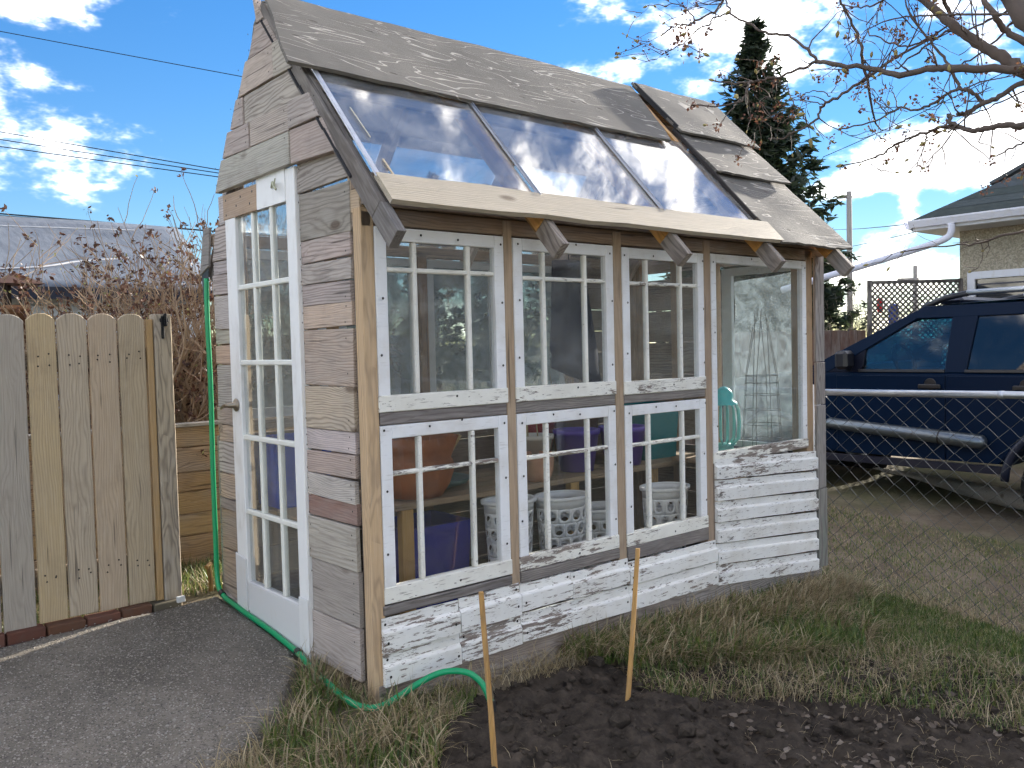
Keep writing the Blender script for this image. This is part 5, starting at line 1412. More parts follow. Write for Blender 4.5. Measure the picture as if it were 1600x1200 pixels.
bar('crossarm', (24.3, 9.7, 3.1), (24.65, 9.22, 3.1), .08, .08, (0, 0, 1), 'weathered_wood', UP2, (.45, .43, .42))

def wire(a, b, sag, r, label, group='overhead wires'):
    a = Vector(a); b = Vector(b); pts = []
    for i in range(25):
        t = i / 24; q = a.lerp(b, t); q.z -= sag * 4 * t * (1 - t); pts.append(q)
    tag(MB().tube(pts, r, 5).build('overhead_wire', 'matte', color=(.02, .02, .022), center=True), label, 'wire', group)
def ext(p, q, s0, s1):
    p = Vector(p); q = Vector(q); return p + (q - p) * s0, p + (q - p) * s1
for p, q, r, lb in (((3.708, 25.839, 10.775), (9.033, 21.245, 9.281), .012, 'single thin wire highest across the blue sky at left'),
                    ((3.575, 25.791, 7.896), (8.35, 21.676, 6.641), .014, 'topmost of the three close wires left of the gable'),
                    ((3.565, 25.788, 7.676), (8.346, 21.675, 6.549), .014, 'middle of the three close wires left of the gable'),
                    ((3.555, 25.785, 7.475), (8.341, 21.673, 6.439), .014, 'lowest of the three close wires left of the gable'),
                    ((3.466, 25.753, 5.55), (8.06, 21.825, 4.906), .022, 'thick black cable running just over the neighbour garage ridge')):
    a, b = ext(p, q, -.8, 1.9); wire(a, b, .02, r, lb)
for (a, b, lb) in (((10.6, 2.7, 2.95), (34, 17.5, 6.2), 'upper service wire from the house eave towards the pole'), ((10.6, 2.6, 2.86), (34, 17.5, 5.3), 'lower service wire from the house eave towards the pole'),
                   ((16.5, 7.6, 5.45), (13.2, 1.6, 5.75), 'thin wire crossing in front of the big right-hand cloud')):
    wire(a, b, .05, .008, lb)

# ------------------------------------------------------------------ garage roof and chimney cap at the left
GA = empty('garage', (0, 8.5, 0), 'neighbour garage with broad blue-grey roof and white siding behind the gate', 'garage')
MB().box((-7, 7.0, 0), (2.05, 12.5, 2.05)).build('wall', 'door_paint', GA, color=(.66, .70, .76))
for i in range(14):
    z_ = .15 + i * .135
    MB().cbox((-7.02, 6.965, z_), (2.07, 6.998, z_ + .128), .008).build('siding_board', 'door_paint', GA, color=jit((.62, .67, .74), .04))
kk = mat('tarp_roof'); p, oi = coords(kk, False)
n_ = kk.noise(kk.vm('MULTIPLY', p, (1.5, 1.5, 1.5)), 2, 6, .6)
col = kk.mix(kk.ss(n_, .35, .7), (.07, .088, .118), (.10, .12, .152)); finish(kk, col, .6, .35, kk.noise(kk.vm('MULTIPLY', p, (9, 2, 2)), 1.5, 5, .6), .5, .03)
v = []; f = []; nx, ny = 40, 14
for i in range(nx + 1):
    for j in range(ny + 1):
        a, b = i / nx, j / ny
        xe = 2.12 + .62 * b                     # right edge runs up to the ridge
        x_ = -7.2 + (xe + 7.2) * a
        v.append((x_, 6.6 + 3.0 * b, 2.06 + 1.10 * b + .02 * math.sin(x_ * 2.1 + b * 4) * math.sin(b * 9) - .03 * math.sin(PI * b)))
for i in range(nx):
    for j in range(ny): q = i * (ny + 1) + j; f.append((q, q + ny + 1, q + ny + 2, q + 1))
ro = newobj('roof', MB().add(v, f).mesh(), 'tarp_roof', GA, smooth=True); md = ro.modifiers.new('t', 'SOLIDIFY'); md.thickness = .04
v = [(-7.2, 9.6, 3.16), (2.74, 9.6, 3.16), (2.2, 13, 2.0), (-7.2, 13, 2.0)]
newobj('roof', MB().add(v, [(0, 1, 2, 3)]).mesh(), 'tarp_roof', GA)
MB().box((-7.2, 6.60, 1.94), (2.12, 6.63, 2.06)).build('fascia', 'matte', GA, color=(.03, .035, .05))
for pts in ([(-2, 8.9, 2.93), (0, 8.9, 2.92), (.9, 8.95, 2.945), (2.0, 9.1, 3.0)], [(-1.2, 6.9, 2.16), (.3, 7.2, 2.28), (.9, 7.5, 2.40), (1.5, 7.75, 2.49)]):
    MB().tube(smooth_path([(x, y, z + .01) for x, y, z in pts], 5), .009, 6).build('seam', 'door_paint', GA, color=(.5, .5, .52))
CH = empty('chimney_cap', (-.40, 4.0, 1.4), 'rusty metal chimney with pointed cap showing over the gate', 'chimney')
W = Matrix.Translation((-.40, 4.0, 0))
hm = MB().add([(-.16, -.16, 1.875), (.16, -.16, 1.875), (.16, .16, 1.875), (-.16, .16, 1.875), (0, 0, 1.965)], [(0, 1, 4), (1, 2, 4), (2, 3, 4), (3, 0, 4), (3, 2, 1, 0)])
newobj('cap', hm.fixmesh(), 'rust', CH, W, (.20, .105, .07))
for a in (.3, 1.9, 3.5, 5.0):
    newobj('strut', MB().box((.07 * math.cos(a) - .012, .07 * math.sin(a) - .004, 1.69), (.07 * math.cos(a) + .012, .07 * math.sin(a) + .004, 1.89)).fixmesh(), 'rust', CH, W, (.05, .035, .03))
newobj('pipe', MB().lathe([(.088, .3), (.088, 1.69), (.094, 1.69), (.094, 1.73), (.082, 1.73), (.08, 1.5)], 24).fixmesh(), 'rust', CH, W, (.30, .15, .075), smooth=True)

# ------------------------------------------------------------------ trees and shrubs
def twig_tree(rnd, base, d0, length, r0, depth, spread, up=.12, kids=(3, 5), shrink=.62, gn=.12, out=None, tips=None, sides=4, seg=5, rmin=.0012):
    """recursive bare branching into MB out; tips gets (point, direction)"""
    d = Vector(d0).normalized(); p = Vector(base); pts = [p.copy()]; rr = [r0]
    for i in range(seg):
        d = (d + Vector((rnd.gauss(0, gn), rnd.gauss(0, gn), rnd.gauss(0, gn) + up * .3))).normalized()
        p = p + d * (length / seg); pts.append(p.copy()); rr.append(r0 * (1 - .55 * (i + 1) / seg))
    out.tube(pts, rr, sides if depth > 0 else 3, False)
    tips.append((pts[-1], d, depth))
    if depth <= 0: return
    for k_ in range(rnd.randint(*kids)):
        i = rnd.randint(max(1, seg // 3), seg)
        ax = Vector((rnd.gauss(0, 1), rnd.gauss(0, 1), rnd.gauss(0, .6))).normalized()
        nd = (d + ax * spread + Vector((0, 0, up))).normalized()
        twig_tree(rnd, pts[i], nd, length * shrink * rnd.uniform(.7, 1.15), max(rmin, rr[i] * .66), depth - 1, spread, up, kids, shrink, gn, out, tips, sides, seg, rmin)

def leaf_cloud(name, T, m, parent, size, n_per, rad, seed, flat=1.0, elong=2.0):
    g = np.random.default_rng(seed); C = np.repeat(np.array(T), n_per, 0); n = len(C)
    C = C + g.normal(0, 1, (n, 3)) * rad
    a = g.normal(0, 1, (n, 3)); a /= np.linalg.norm(a, axis=1)[:, None]; b = np.cross(a, g.normal(0, 1, (n, 3))); b /= np.linalg.norm(b, axis=1)[:, None]
    s = size * g.uniform(.6, 1.3, (n, 1))
    V = np.stack([C - a * s * elong * .5, C + b * s * .5, C + a * s * elong * .5, C - b * s * .5], 1).reshape(-1, 3)
    F = (np.arange(n) * 4)[:, None] + np.array([[0, 1, 2, 3]])
    o = newobj(name, mesh_np(name, V, F, np.repeat(g.uniform(0, 1, n), 4)), m, parent); o['kind'] = 'stuff'; return o

def shrub(name, loc, label, seed, n, h, col, lean=(0, 0), clus=True, depth=3, spread=.85, r0=.026, csize=.018):
    rnd = random.Random(seed); r = empty(name, loc, label, 'shrub')
    mb = MB(); tips = []
    for i in range(n):
        a = rnd.uniform(0, 2 * PI); rr = rnd.uniform(0, .25)
        twig_tree(rnd, (loc[0] + rr * math.cos(a), loc[1] + rr * math.sin(a), loc[2]), (math.cos(a) * .45 + lean[0], math.sin(a) * .45 + lean[1], 1.0), h * rnd.uniform(.38, .55), r0 * rnd.uniform(.7, 1.2), depth, spread, .25, (3, 5), .66, .15, mb, tips, rmin=.0034)
    mb.build('branches', 'bark', r, color=col, center=False)
    if clus:
        T = [tuple(p_) for p_, d, dp in tips if dp <= 1 and rnd.random() < .5]
        leaf_cloud('seed_heads', T, 'seed_cluster', r, csize, 6, .014, seed)
        T = [tuple(p_) for p_, d, dp in tips if dp == 0 and rnd.random() < .25]
        leaf_cloud('buds', T, 'bud_leaf', r, .010, 2, .004, seed + 1)
    return r
shrub('bare_shrub', (.55, 3.1, .13), 'leafless brown shrub with dried flower heads between gate and gable', 5, 24, 2.35, (.36, .26, .17), (-.12, 0))
shrub('bare_shrub', (.05, 3.35, .13), 'lower leafless shrub right behind the gate boards', 8, 20, 2.0, (.38, .28, .18), (-.05, 0))
shrub('bare_shrub', (1.05, 2.75, .13), 'tall reddish bare shrub rising beside the gable planks', 21, 14, 2.6, (.32, .22, .155), (-.14, 0), r0=.018)
shrub('bare_shrub', (-2.0, 4.9, .13), 'tall bare shrub left of the gate, mirrored in the door panes', 33, 9, 3.4, (.22, .16, .11), depth=3)

def spruce(name, loc, h, rad, label, seed, n_w=30, per=11, dens=16, size=.055, group=None):
    rnd = random.Random(seed); r = empty(name, loc, label, 'tree', group); x, y, z = loc
    tr_ = MB().tube([(x, y, z), (x + .03, y, z + h * .5), (x, y, z + h)], [rad * .085, rad * .05, .008], 8)
    tr_.build('trunk', 'bark', r, color=(.10, .075, .055))
    br_ = MB(); T = []
    for i in range(n_w):
        t = (i + .5) / n_w; zc = z + h * (.06 + .93 * t)
        L = rad * (1 - t) ** 1.02 + .05
        for j in range(per if t < .8 else max(5, per - 3)):
            a = rnd.uniform(0, 2 * PI); l = L * rnd.uniform(.55, 1.12); sl = .45 - .85 * (1 - t)
            pts = []
            for q in range(5):
                s = q / 4; pts.append((x + math.cos(a) * l * s, y + math.sin(a) * l * s, zc + l * (sl * s + .35 * s * s)))
            br_.tube(pts, [.018 * (1 - t) + .004, .012 * (1 - t) + .003, .008, .005, .002], 3, False)
            k_ = max(4, int(dens * l / rad))
            for q in range(k_):
                s = rnd.uniform(.12, 1.0) ** .8; i0 = min(3, int(s * 4)); u = s * 4 - i0
                P0, P1 = Vector(pts[i0]), Vector(pts[i0 + 1]); c = P0.lerp(P1, u)
                wd = l * .22 * (1.1 - s)
                c += Vector((rnd.gauss(0, wd), rnd.gauss(0, wd), -abs(rnd.gauss(0, l * .07)) + .02))
                T.append(tuple(c))
    br_.build('boughs', 'bark', r, color=(.09, .07, .05), center=False)['kind'] = 'stuff'
    g = np.random.default_rng(seed); C = np.repeat(np.array(T), 7, 0); n = len(C)
    a = g.normal(0, 1, (n, 3)) * (1, 1, .6); d_ = C - np.array([x, y, 0]); d_[:, 2] = 0; d_ /= (np.linalg.norm(d_, axis=1)[:, None] + 1e-6)
    a = a * .9 + d_ * .9; a /= np.linalg.norm(a, axis=1)[:, None]; b = np.cross(a, g.normal(0, 1, (n, 3))); b /= np.linalg.norm(b, axis=1)[:, None]
    C = C + g.normal(0, size * .5, (n, 3)); s = size * g.uniform(.7, 1.5, (n, 1))
    V = np.stack([C - a * s, C + b * s * .28, C + a * s * 1.2, C - b * s * .28], 1).reshape(-1, 3)
    F = (np.arange(n) * 4)[:, None] + np.array([[0, 1, 2, 3]])
    o = newobj('crown', mesh_np('crown', V, F, np.repeat(g.uniform(0, 1, n), 4)), 'needles', r); o['kind'] = 'stuff'
    return r
spruce('spruce_tree', (11.75, 6.15, -.2), 7.2, 2.15, 'tall dark spruce rising behind the right end of the shed roof', 4, 34, 14, 30, .085)
for i, (x_, y_, hh, lb) in enumerate(((15.9, 21.9, 7.4, 'leftmost small distant spruce seen through the roof glass'), (17.3, 20.7, 7.0, 'middle small distant spruce seen through the roof glass'), (18.95, 19.3, 7.1, 'rightmost small distant spruce seen through the roof glass'))):
    spruce('spruce_tree', (x_, y_, 0), hh, 1.7, lb, 40 + i, 24, 9, 12, .11, 'distant spruces')
# bare trees beyond the lattice
for i, (x_, y_, hh, lb) in enumerate(((14.3, 5.6, 3.3, 'bare bushy tree beyond the lattice screen'), (12.4, 5.0, 2.7, 'bare tree between the spruce and the lattice'))):
    shrub('bare_tree', (x_, y_, -.2), lb, 60 + i, 9, hh, (.24, .21, .17), clus=False, depth=3, r0=.03)

# ------------------------------------------------------------------ budding tree reaching in from the right
BRANCHES = [
 (15,7,[(0.969,-2.104,2.048),(0.886,-1.979,2.067),(0.818,-1.820,2.098),(0.825,-1.764,2.114),(0.824,-1.669,2.121),(0.821,-1.588,2.156),(0.754,-1.499,2.182),(0.796,-1.423,2.217)]),
 (6,3.5,[(0.796,-1.423,2.217),(0.780,-1.403,2.253),(0.808,-1.313,2.331),(0.764,-1.278,2.336),(0.742,-1.215,2.384),(0.766,-1.127,2.448),(0.762,-1.116,2.503)]),
 (6,2.5,[(0.796,-1.423,2.217),(0.763,-1.386,2.197),(0.739,-1.324,2.184),(0.673,-1.284,2.171),(0.653,-1.242,2.168),(0.594,-1.188,2.178)]),
 (4,2.5,[(0.671,-1.267,2.175),(0.614,-1.295,2.133),(0.592,-1.286,2.098),(0.528,-1.261,2.074),(0.414,-1.239,2.066)]),
 (2.5,1.5,[(0.611,-1.273,2.104),(0.560,-1.273,2.065),(0.523,-1.271,2.031),(0.464,-1.286,1.994)]),
 (6,3,[(0.905,-1.544,2.165),(0.896,-1.505,2.146),(0.812,-1.465,2.091),(0.841,-1.415,2.091),(0.832,-1.403,2.054),(0.804,-1.384,2.028),(0.773,-1.360,2.011),(0.798,-1.296,2.007),(0.759,-1.272,2.006)]),
 (3,1.5,[(0.810,-1.380,2.032),(0.793,-1.379,2.061),(0.789,-1.369,2.083),(0.774,-1.356,2.094),(0.728,-1.344,2.069),(0.658,-1.316,2.043)]),
 (2.5,1.5,[(0.781,-1.352,2.096),(0.818,-1.315,2.140),(0.814,-1.309,2.181)]),
 (2.5,1.5,[(0.853,-1.413,2.097),(0.849,-1.373,2.112),(0.855,-1.301,2.135),(0.833,-1.263,2.117)]),
 (2.2,1.5,[(0.871,-1.427,2.121),(0.877,-1.391,2.148),(0.899,-1.326,2.161),(0.873,-1.295,2.147)]),
 (5,3,[(0.762,-1.116,2.503),(0.783,-1.082,2.495),(0.738,-1.086,2.458),(0.703,-1.033,2.439),(0.702,-1.004,2.433),(0.719,-0.936,2.452),(0.674,-0.916,2.414)]),
 (3,1.5,[(0.763,-0.988,2.466),(0.742,-0.974,2.496),(0.734,-0.951,2.521),(0.678,-0.929,2.514),(0.639,-0.880,2.518)]),
 (3.5,2,[(0.769,-1.125,2.447),(0.729,-1.092,2.434),(0.708,-1.084,2.406),(0.681,-1.065,2.398),(0.657,-1.028,2.361),(0.602,-0.991,2.323)]),
 (3,1.5,[(0.754,-1.111,2.488),(0.741,-1.094,2.452),(0.709,-1.078,2.392)]),
 (13,22,[(0.937,-1.665,2.380),(0.961,-1.723,2.310),(0.925,-1.778,2.252),(0.935,-1.837,2.189),(0.926,-1.903,2.133),(0.916,-1.952,2.084),(0.890,-2.039,2.017)]),
 (8,6,[(0.891,-1.759,2.339),(0.940,-1.756,2.308),(0.966,-1.761,2.270)]),
 (9,12,[(0.871,-1.876,2.297),(0.846,-1.919,2.216),(0.885,-1.931,2.189),(0.903,-1.973,2.144),(0.906,-2.049,2.076)]),
 (28,34,[(0.702,-1.999,2.233),(0.707,-2.041,2.150),(0.689,-2.132,1.990)]),
 (4,6,[(0.759,-1.514,2.382),(0.793,-1.523,2.340),(0.835,-1.535,2.281),(0.827,-1.553,2.232),(0.855,-1.540,2.190)]),
 (4,7,[(0.854,-1.735,2.215),(0.888,-1.767,2.155),(0.867,-1.799,2.105),(0.843,-1.831,2.047),(0.829,-1.864,2.028),(0.864,-1.887,1.997)]),
 (9,7,[(0.918,-2.060,2.053),(0.896,-1.975,2.035),(0.886,-1.918,2.011),(0.827,-1.901,1.988),(0.872,-1.845,1.984),(0.861,-1.820,1.978)]),
 (11,7,[(0.892,-2.113,1.898),(0.809,-2.006,1.901),(0.793,-1.968,1.908),(0.794,-1.914,1.910),(0.828,-1.861,1.923),(0.834,-1.812,1.951),(0.839,-1.801,1.977)]),
 (6,2.5,[(0.863,-1.823,1.944),(0.843,-1.777,1.949),(0.875,-1.693,1.947),(0.842,-1.646,1.925),(0.883,-1.562,1.908),(0.845,-1.483,1.890)]),
 (5,2.5,[(0.815,-1.843,2.040),(0.802,-1.781,2.013),(0.850,-1.712,2.013),(0.860,-1.647,2.033),(0.828,-1.593,2.004),(0.801,-1.506,1.997)]),
 (2.5,1.2,[(0.931,-1.613,2.051),(0.980,-1.579,2.105),(0.966,-1.571,2.148)]),
 (2.5,1.2,[(0.904,-1.590,2.035),(0.851,-1.592,2.062),(0.823,-1.584,2.092)]),
 (5,2,[(1.151,-1.886,1.663),(1.119,-1.827,1.652),(1.139,-1.738,1.640),(1.101,-1.685,1.639),(1.074,-1.560,1.634)]),
 (4,2,[(1.096,-1.956,1.925),(1.070,-1.915,1.911),(1.079,-1.863,1.896),(1.097,-1.828,1.886)]),
 (5,3,[(1.015,-1.805,2.214),(1.026,-1.737,2.273),(1.004,-1.690,2.251),(1.011,-1.641,2.232),(1.032,-1.559,2.203)]),
 (4,2.5,[(0.975,-1.704,2.255),(1.005,-1.613,2.254),(0.993,-1.558,2.278),(1.019,-1.474,2.335)]),
 (3.5,2,[(0.877,-1.751,2.279),(0.928,-1.668,2.313),(0.932,-1.589,2.323),(0.912,-1.517,2.308)]),
 (5,3,[(0.933,-1.930,2.256),(0.984,-1.852,2.256),(1.033,-1.753,2.253)]),
 (2.5,2,[(0.951,-1.810,2.333),(0.955,-1.821,2.262),(0.967,-1.830,2.208),(0.971,-1.839,2.127)]),
 (4,2,[(0.772,-1.658,2.335),(0.849,-1.580,2.352),(0.906,-1.500,2.384),(0.951,-1.411,2.428)]),
 (5,3,[(1.009,-2.000,2.169),(1.022,-1.915,2.249),(1.040,-1.840,2.202),(1.028,-1.755,2.159)]),
 (3,2,[(1.004,-1.938,2.039),(1.023,-1.855,2.021),(0.998,-1.803,2.005),(1.007,-1.745,2.013)]),
]
TREE = empty('budding_tree', (1.27, -2.72, gz(1.27, -2.72)), 'budding tree whose bare branches hang across the top right of the sky', 'tree')
tb = MB(); tips = []
trk = [(1.27, -2.72, -.45), (1.24, -2.66, .3), (1.20, -2.60, 1.0), (1.16, -2.52, 1.7), (1.08, -2.42, 2.2), (1.0, -2.32, 2.7), (.97, -2.2, 3.3), (1.02, -2.0, 4.0)]
tpath = smooth_path(trk, 4); trad = list(np.linspace(.075, .018, len(tpath)))
MB().tube(tpath, trad, 10).build('trunk', 'bark', TREE, color=(.125, .098, .085), center=False, smooth=True)
rnd = random.Random(9)
for r0_, r1_b, pts in BRANCHES:
    sp = smooth_path(pts, 5); n = len(sp)
    jj = [q + Vector((rnd.gauss(0, .0022), rnd.gauss(0, .0022), rnd.gauss(0, .0022))) for q in sp]
    rr = [(r0_ + (r1_b - r0_) * i / (n - 1)) * .001 * .82 * (1.12 if i % 5 == 0 else 1) for i in range(n)]
    tb.tube(jj, rr, 7)
    thick = max(r0_, r1_b)
    for i in range(2, n):
        if rnd.random() < (.16 if thick > 9 else .25):
            d = (jj[i] - jj[i - 1]).normalized()
            ax = Vector((rnd.gauss(0, 1), rnd.gauss(0, 1), rnd.gauss(0, 1))).normalized()
            twig_tree(rnd, jj[i], d * .6 + ax * .9, rnd.uniform(.05, .17), min(rr[i] * .5, .0028), rnd.choice((0, 1, 1)), .8, .05, (1, 3), .6, .18, tb, tips, 4, 4, .0017)
    tips.append((jj[-1], (jj[-1] - jj[-2]).normalized(), 0)) if r1_b < 4 else None
# join the loose ends: the outer ones run back to the trunk, the others taper off upwards
for bi, (r0_, r1_b, pts) in enumerate(BRANCHES):
    others = [Vector(q) for bj, (_, _, pp) in enumerate(BRANCHES) if bj != bi for q in smooth_path(pp, 4)]
    ends = [(Vector(pts[0]), Vector(pts[1]), r0_), (Vector(pts[-1]), Vector(pts[-2]), r1_b)]
    dt = [min((e_[0] - q).length for q in tpath) for e_ in ends]
    nt = 0 if dt[0] < dt[1] else 1
    for ei, (e_, n_, r_) in enumerate(ends):
        if min((e_ - q).length for q in others) < .045: continue
        out = (e_ - n_).normalized(); r_ = r_ * .00082
        if ei == nt and dt[ei] < .78 and out.dot((tpath[10] - e_).normalized()) > -.2:
            ti = min(range(3, len(tpath)), key=lambda i: abs(tpath[i].z - (e_.z - .18)))
            tgt = tpath[ti]; mid = e_ + out * (tgt - e_).length * .45
            pth = smooth_path([e_, mid.lerp(tgt, .18), mid.lerp(tgt, .6), tgt], 4)
            tb.tube(pth, list(np.linspace(r_, min(r_ * 1.7, .03), len(pth))), 7)
        elif r_ > .0026:
            twig_tree(rnd, e_, out, min(.8, r_ * 55), r_, 2, .7, .25, (2, 3), .62, .12, tb, tips, 6, 5, .0017)
tb.build('limbs', 'bark', TREE, color=(.125, .098, .085), center=False, smooth=True)
tp_ = [(p_, d) for p_, d, dp in tips if dp == 0]
bud = MB()
for p_, d in tp_:
    if rnd.random() < .62:
        s = rnd.uniform(.003, .0062) * (1.5 if rnd.random() < .08 else 1); d = d.normalized()
        bud.tube([p_ - d * s * .4, p_ + d * s * .7, p_ + d * s * 1.8, p_ + d * s * 2.9], [s * .3, s * .8, s * .68, s * .08], 6)
bud.build('buds', 'bark', TREE, color=(.36, .30, .12), center=False, smooth=True)['kind'] = 'stuff'
T = [tuple(p_) for p_, d in tp_ if rnd.random() < .33]
leaf_cloud('seed_heads', T, 'seed_cluster', TREE, .0075, 16, .009, 71, elong=1.5)
leaf_cloud('seed_heads', [(.735, -.955, 2.425), (.73, -.96, 2.40), (.75, -.965, 2.385)], 'seed_cluster', TREE, .011, 30, .022, 72, elong=1.5)

# ------------------------------------------------------------------ grass
g5 = np.random.default_rng(17)
near = [(-.08, .42), (-.2, .28), (-.36, .08), (-.55, -.07), (-.72, -.15), (-1.1, -.33), (-1.1, -.9), (-.3, -1.0), (-.15, -.62), (.05, -.38), (.20, -.26), (.10, -.06), (.0, -.01), (-.05, .1)]
def zroot(x, y): return gza(x, y) - .01
def grass(name, poly, n, L, W_, lean, m, label, seed, clump=.2, cs=7, parent=None, **kw):
    g = np.random.default_rng(seed); x, y = scatter(poly, n, g, clump, cs, seed)
    Ln = g.uniform(L[0], L[1], n) * g.uniform(.6, 1.2, n)
    return blades(name, np.stack([x, y, zroot(x, y)], 1), Ln, g.uniform(W_[0], W_[1], n), np.clip(g.normal(lean, .22, n), .05, .97), m, parent, label, seed, **kw)
grass('dry_grass', near, 4200, (.07, .21), (.0028, .0055), .72, 'dry_blades', 'straw-coloured long grass tuft at the near shed corner', 1)
grass('green_grass', near, 3400, (.05, .13), (.0035, .007), .5, 'green_blades', 'fresh green blades among the straw at the near shed corner', 2, .25)
wallp = [(.35, -.02), (1.1, -.02), (1.1, -.16), (.8, -.16), (.4, -.12)]
grass('dry_grass', wallp, 380, (.08, .20), (.002, .004), .7, 'dry_blades', 'sparse dry stems along the middle of the skirt boards', 3)
mat1 = [(.95, -.02), (3.25, -.02), (3.3, -.25), (2.9, -.55), (2.4, -.72), (1.9, -.62), (1.5, -.45), (1.2, -.30)]
nM = 9000; gM = np.random.default_rng(4)
x, y = scatter(mat1, nM, gM, .22, 5, 4)
hump = .06 * np.clip(1 - np.abs(y + .18) / .3, 0, 1)
blades('dry_grass', np.stack([x, y, gza(x, y) + hump * .6 - .01], 1), gM.uniform(.06, .22, nM), gM.uniform(.003, .007, nM), np.clip(gM.normal(.74, .2, nM), .2, .97), 'dry_blades', None, 'matted dry long grass lying along the foot of the far wall', 5, ldir=gM.normal(-1.1, 1.3, nM))
nM = 9500; x, y = scatter(mat1, nM, gM, .25, 6, 14)
blades('green_grass', np.stack([x, y, gza(x, y) - .005], 1), gM.uniform(.06, .18, nM), gM.uniform(.004, .0085, nM), np.clip(gM.normal(.6, .2, nM), .1, .95), 'green_blades', None, 'green blades pushing through the matted dry grass by the wall', 6)
lawn = [(2.3, -.45), (3.25, -.05), (3.46, .1), (3.46, -3.0), (2.95, -2.4), (2.9, -1.5), (2.75, -1.05), (2.5, -.8)]
grass('green_grass', lawn, 30000, (.02, .06), (.003, .0055), .5, 'green_blades', 'short green lawn in front of the chain-link fence', 7, .3, 4)
grass('dry_grass', lawn, 14000, (.02, .06), (.0018, .003), .6, 'dry_blades', 'pale thatch in the short lawn by the chain-link fence', 8, .2, 5)
edge = [(1.1, -.28), (1.9, -.55), (2.5, -.72), (2.85, -1.1), (2.9, -2.2), (2.2, -1.9), (1.9, -1.2), (1.5, -.85), (1.0, -.6)]
grass('dry_grass', edge, 4200, (.05, .18), (.0022, .0042), .8, 'dry_blades', 'scattered dry stalks lying over the soil at right', 9, .3, 5)
grass('green_grass', edge, 3800, (.04, .10), (.0025, .005), .5, 'green_blades', 'small green tufts over the soil edge at right', 10, .34, 6)
bedp = [(0, -.45), (1.2, -.35), (2.0, -1.0), (2.0, -2.0), (-.3, -2.0)]
grass('dry_grass', bedp, 650, (.03, .10), (.0018, .0032), .85, 'dry_blades', 'stray dry straw bits on the dark soil', 11, .1)
beyond = [(3.55, .3), (5.6, 1.6), (5.7, -3.5), (3.55, -3.5)]
grass('green_grass', beyond, 13000, (.02, .05), (.003, .005), .5, 'green_blades', 'thin green grass on the driveway verge beyond the wire fence', 12, .35, 2.5)
grass('dry_grass', beyond, 9000, (.02, .05), (.0025, .004), .6, 'dry_blades', 'dry thatch on the driveway verge beyond the wire fence', 13, .3, 2.5)
fl2 = [(3.40, .12), (3.60, .12), (3.60, -3.4), (3.40, -3.4)]
grass('dry_grass', fl2, 2600, (.04, .12), (.002, .004), .7, 'dry_blades', 'line of pale dry grass under the chain-link fence', 18, .2, 5)
yardp = [(-1.0, 1.56), (.9, 1.56), (.9, 2.18), (-1.0, 2.18)]
grass('green_grass', yardp, 3200, (.04, .12), (.003, .006), .5, 'green_blades', 'sunlit grass in the gap behind the gate', 15, .2)
grass('dry_grass', yardp, 3200, (.04, .12), (.003, .005), .6, 'dry_blades', 'sunlit dry grass in the gap behind the gate', 16, .2)
nfl = [(.02, -.02), (.42, -.02), (.42, -.12), (.22, -.27), (.04, -.22)]
grass('dry_grass', nfl, 420, (.04, .14), (.002, .004), .65, 'dry_blades', 'dry stems under the hose loop by the near skirt board', 27, .15)
grass('green_grass', nfl, 260, (.03, .09), (.0025, .005), .5, 'green_blades', 'green blades under the hose loop by the near skirt board', 28, .2)
foot = [(-.09, .50), (-.02, .52), (-.01, .2), (.02, .0), (-.06, -.02), (-.12, .2)]
grass('dry_grass', foot, 260, (.05, .16), (.002, .004), .6, 'dry_blades', 'wispy dry stems at the foot of the plank corner', 19, .15)

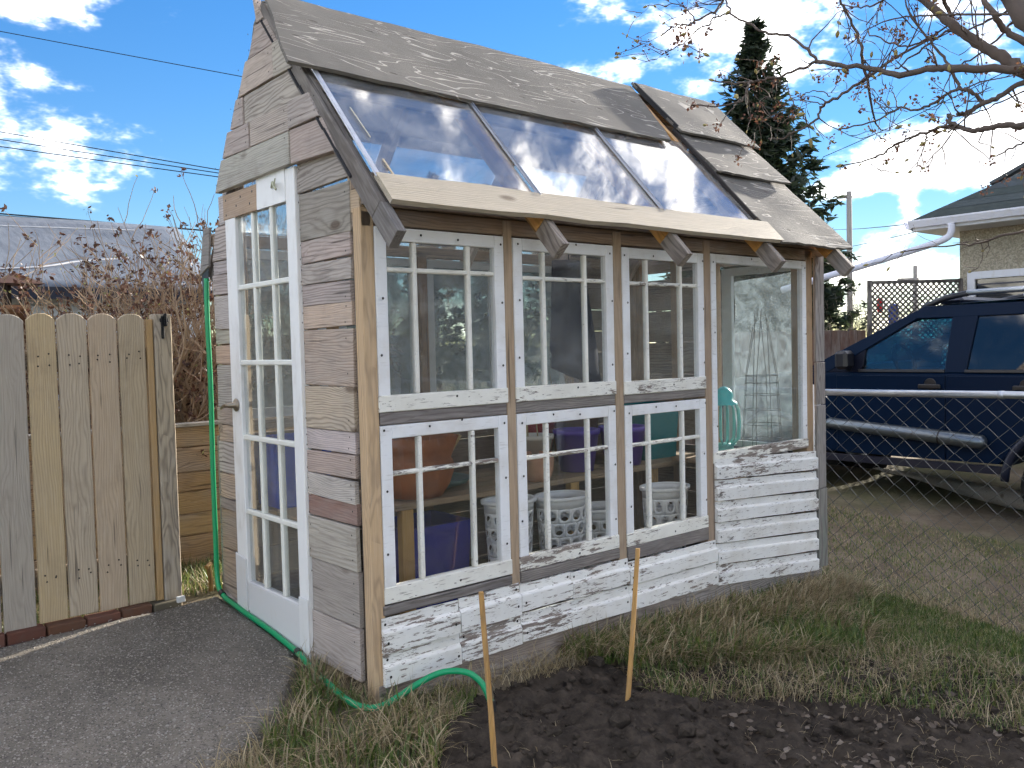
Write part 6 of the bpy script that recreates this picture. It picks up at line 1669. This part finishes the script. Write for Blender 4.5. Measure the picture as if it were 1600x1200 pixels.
# dead leaves on the soil at right
gl_ = np.random.default_rng(23); nL = 520
lx, ly = scatter([(1.1, -.75), (2.0, -.75), (2.7, -1.2), (2.8, -2.2), (1.2, -2.0), (.9, -1.2)], nL, gl_, .28, 4, 41)
lz = soil_z(lx, ly) + .006
th = gl_.uniform(0, 6.28, nL); s = gl_.uniform(.009, .024, nL)
ca, sa = np.cos(th), np.sin(th); V = []
for (u, v_, w_) in ((-1, 0, .1), (-.3, .42, .35), (.45, .38, .3), (1, 0, .15), (.45, -.36, .0), (-.3, -.4, .05)):
    V.append(np.stack([lx + s * (u * ca - v_ * sa), ly + s * (u * sa + v_ * ca), lz + s * w_ * gl_.uniform(.4, 2.4, nL)], 1))
V = np.stack(V, 1).reshape(-1, 3); b = (np.arange(nL) * 6)[:, None]
F = np.concatenate([b + np.array([[0, 1, 2, 3]]), b + np.array([[0, 3, 4, 5]])], 0)
tag(newobj('dead_leaves', mesh_np('dead_leaves', V, F, np.repeat(gl_.uniform(0, 1, nL), 6)), 'dead_leaf'), 'grey curled dead leaves littering the soil at right', 'leaves', kind='stuff')

# ------------------------------------------------------------------ what the window panes mirror, behind the viewpoint
HB = empty('siding_house', (10, -12, -.3), 'pale blue sided house behind the viewpoint, mirrored in the panes', 'house')
MB().box((6.6, -16, -.4), (18, -10.06, 3.0)).build('wall', 'door_paint', HB, color=(.5, .56, .62))
for i in range(22):
    MB().cbox((6.55, -10.06, -.3 + i * .15), (18.05, -10.03, -.3 + i * .15 + .145), .008).build('siding_board', 'door_paint', HB, color=jit((.52, .58, .66), .04))
slab('roof', [(6.2, -9.6, 2.9), (18.4, -9.6, 2.9), (18.4, -13, 4.4), (6.2, -13, 4.4)], (0, .4, .9), .08, 'shingle', HB, (.12, .12, .13), along=(1, 0, 0))
slab('roof', [(6.2, -16.4, 2.9), (18.4, -16.4, 2.9), (18.4, -13, 4.4), (6.2, -13, 4.4)], (0, -.4, .9), .08, 'shingle', HB, (.12, .12, .13), along=(1, 0, 0))
shrub('bare_shrub', (4.7, -6.2, -.4), 'dense bare shrub behind the viewpoint, mirrored in the first windows', 91, 14, 3.0, (.23, .20, .14), depth=3)
shrub('bare_shrub', (6.0, -7.0, -.4), 'second bare shrub behind the viewpoint, farther along the lot line', 92, 12, 3.0, (.23, .20, .14), depth=3)
"""end of scene"""
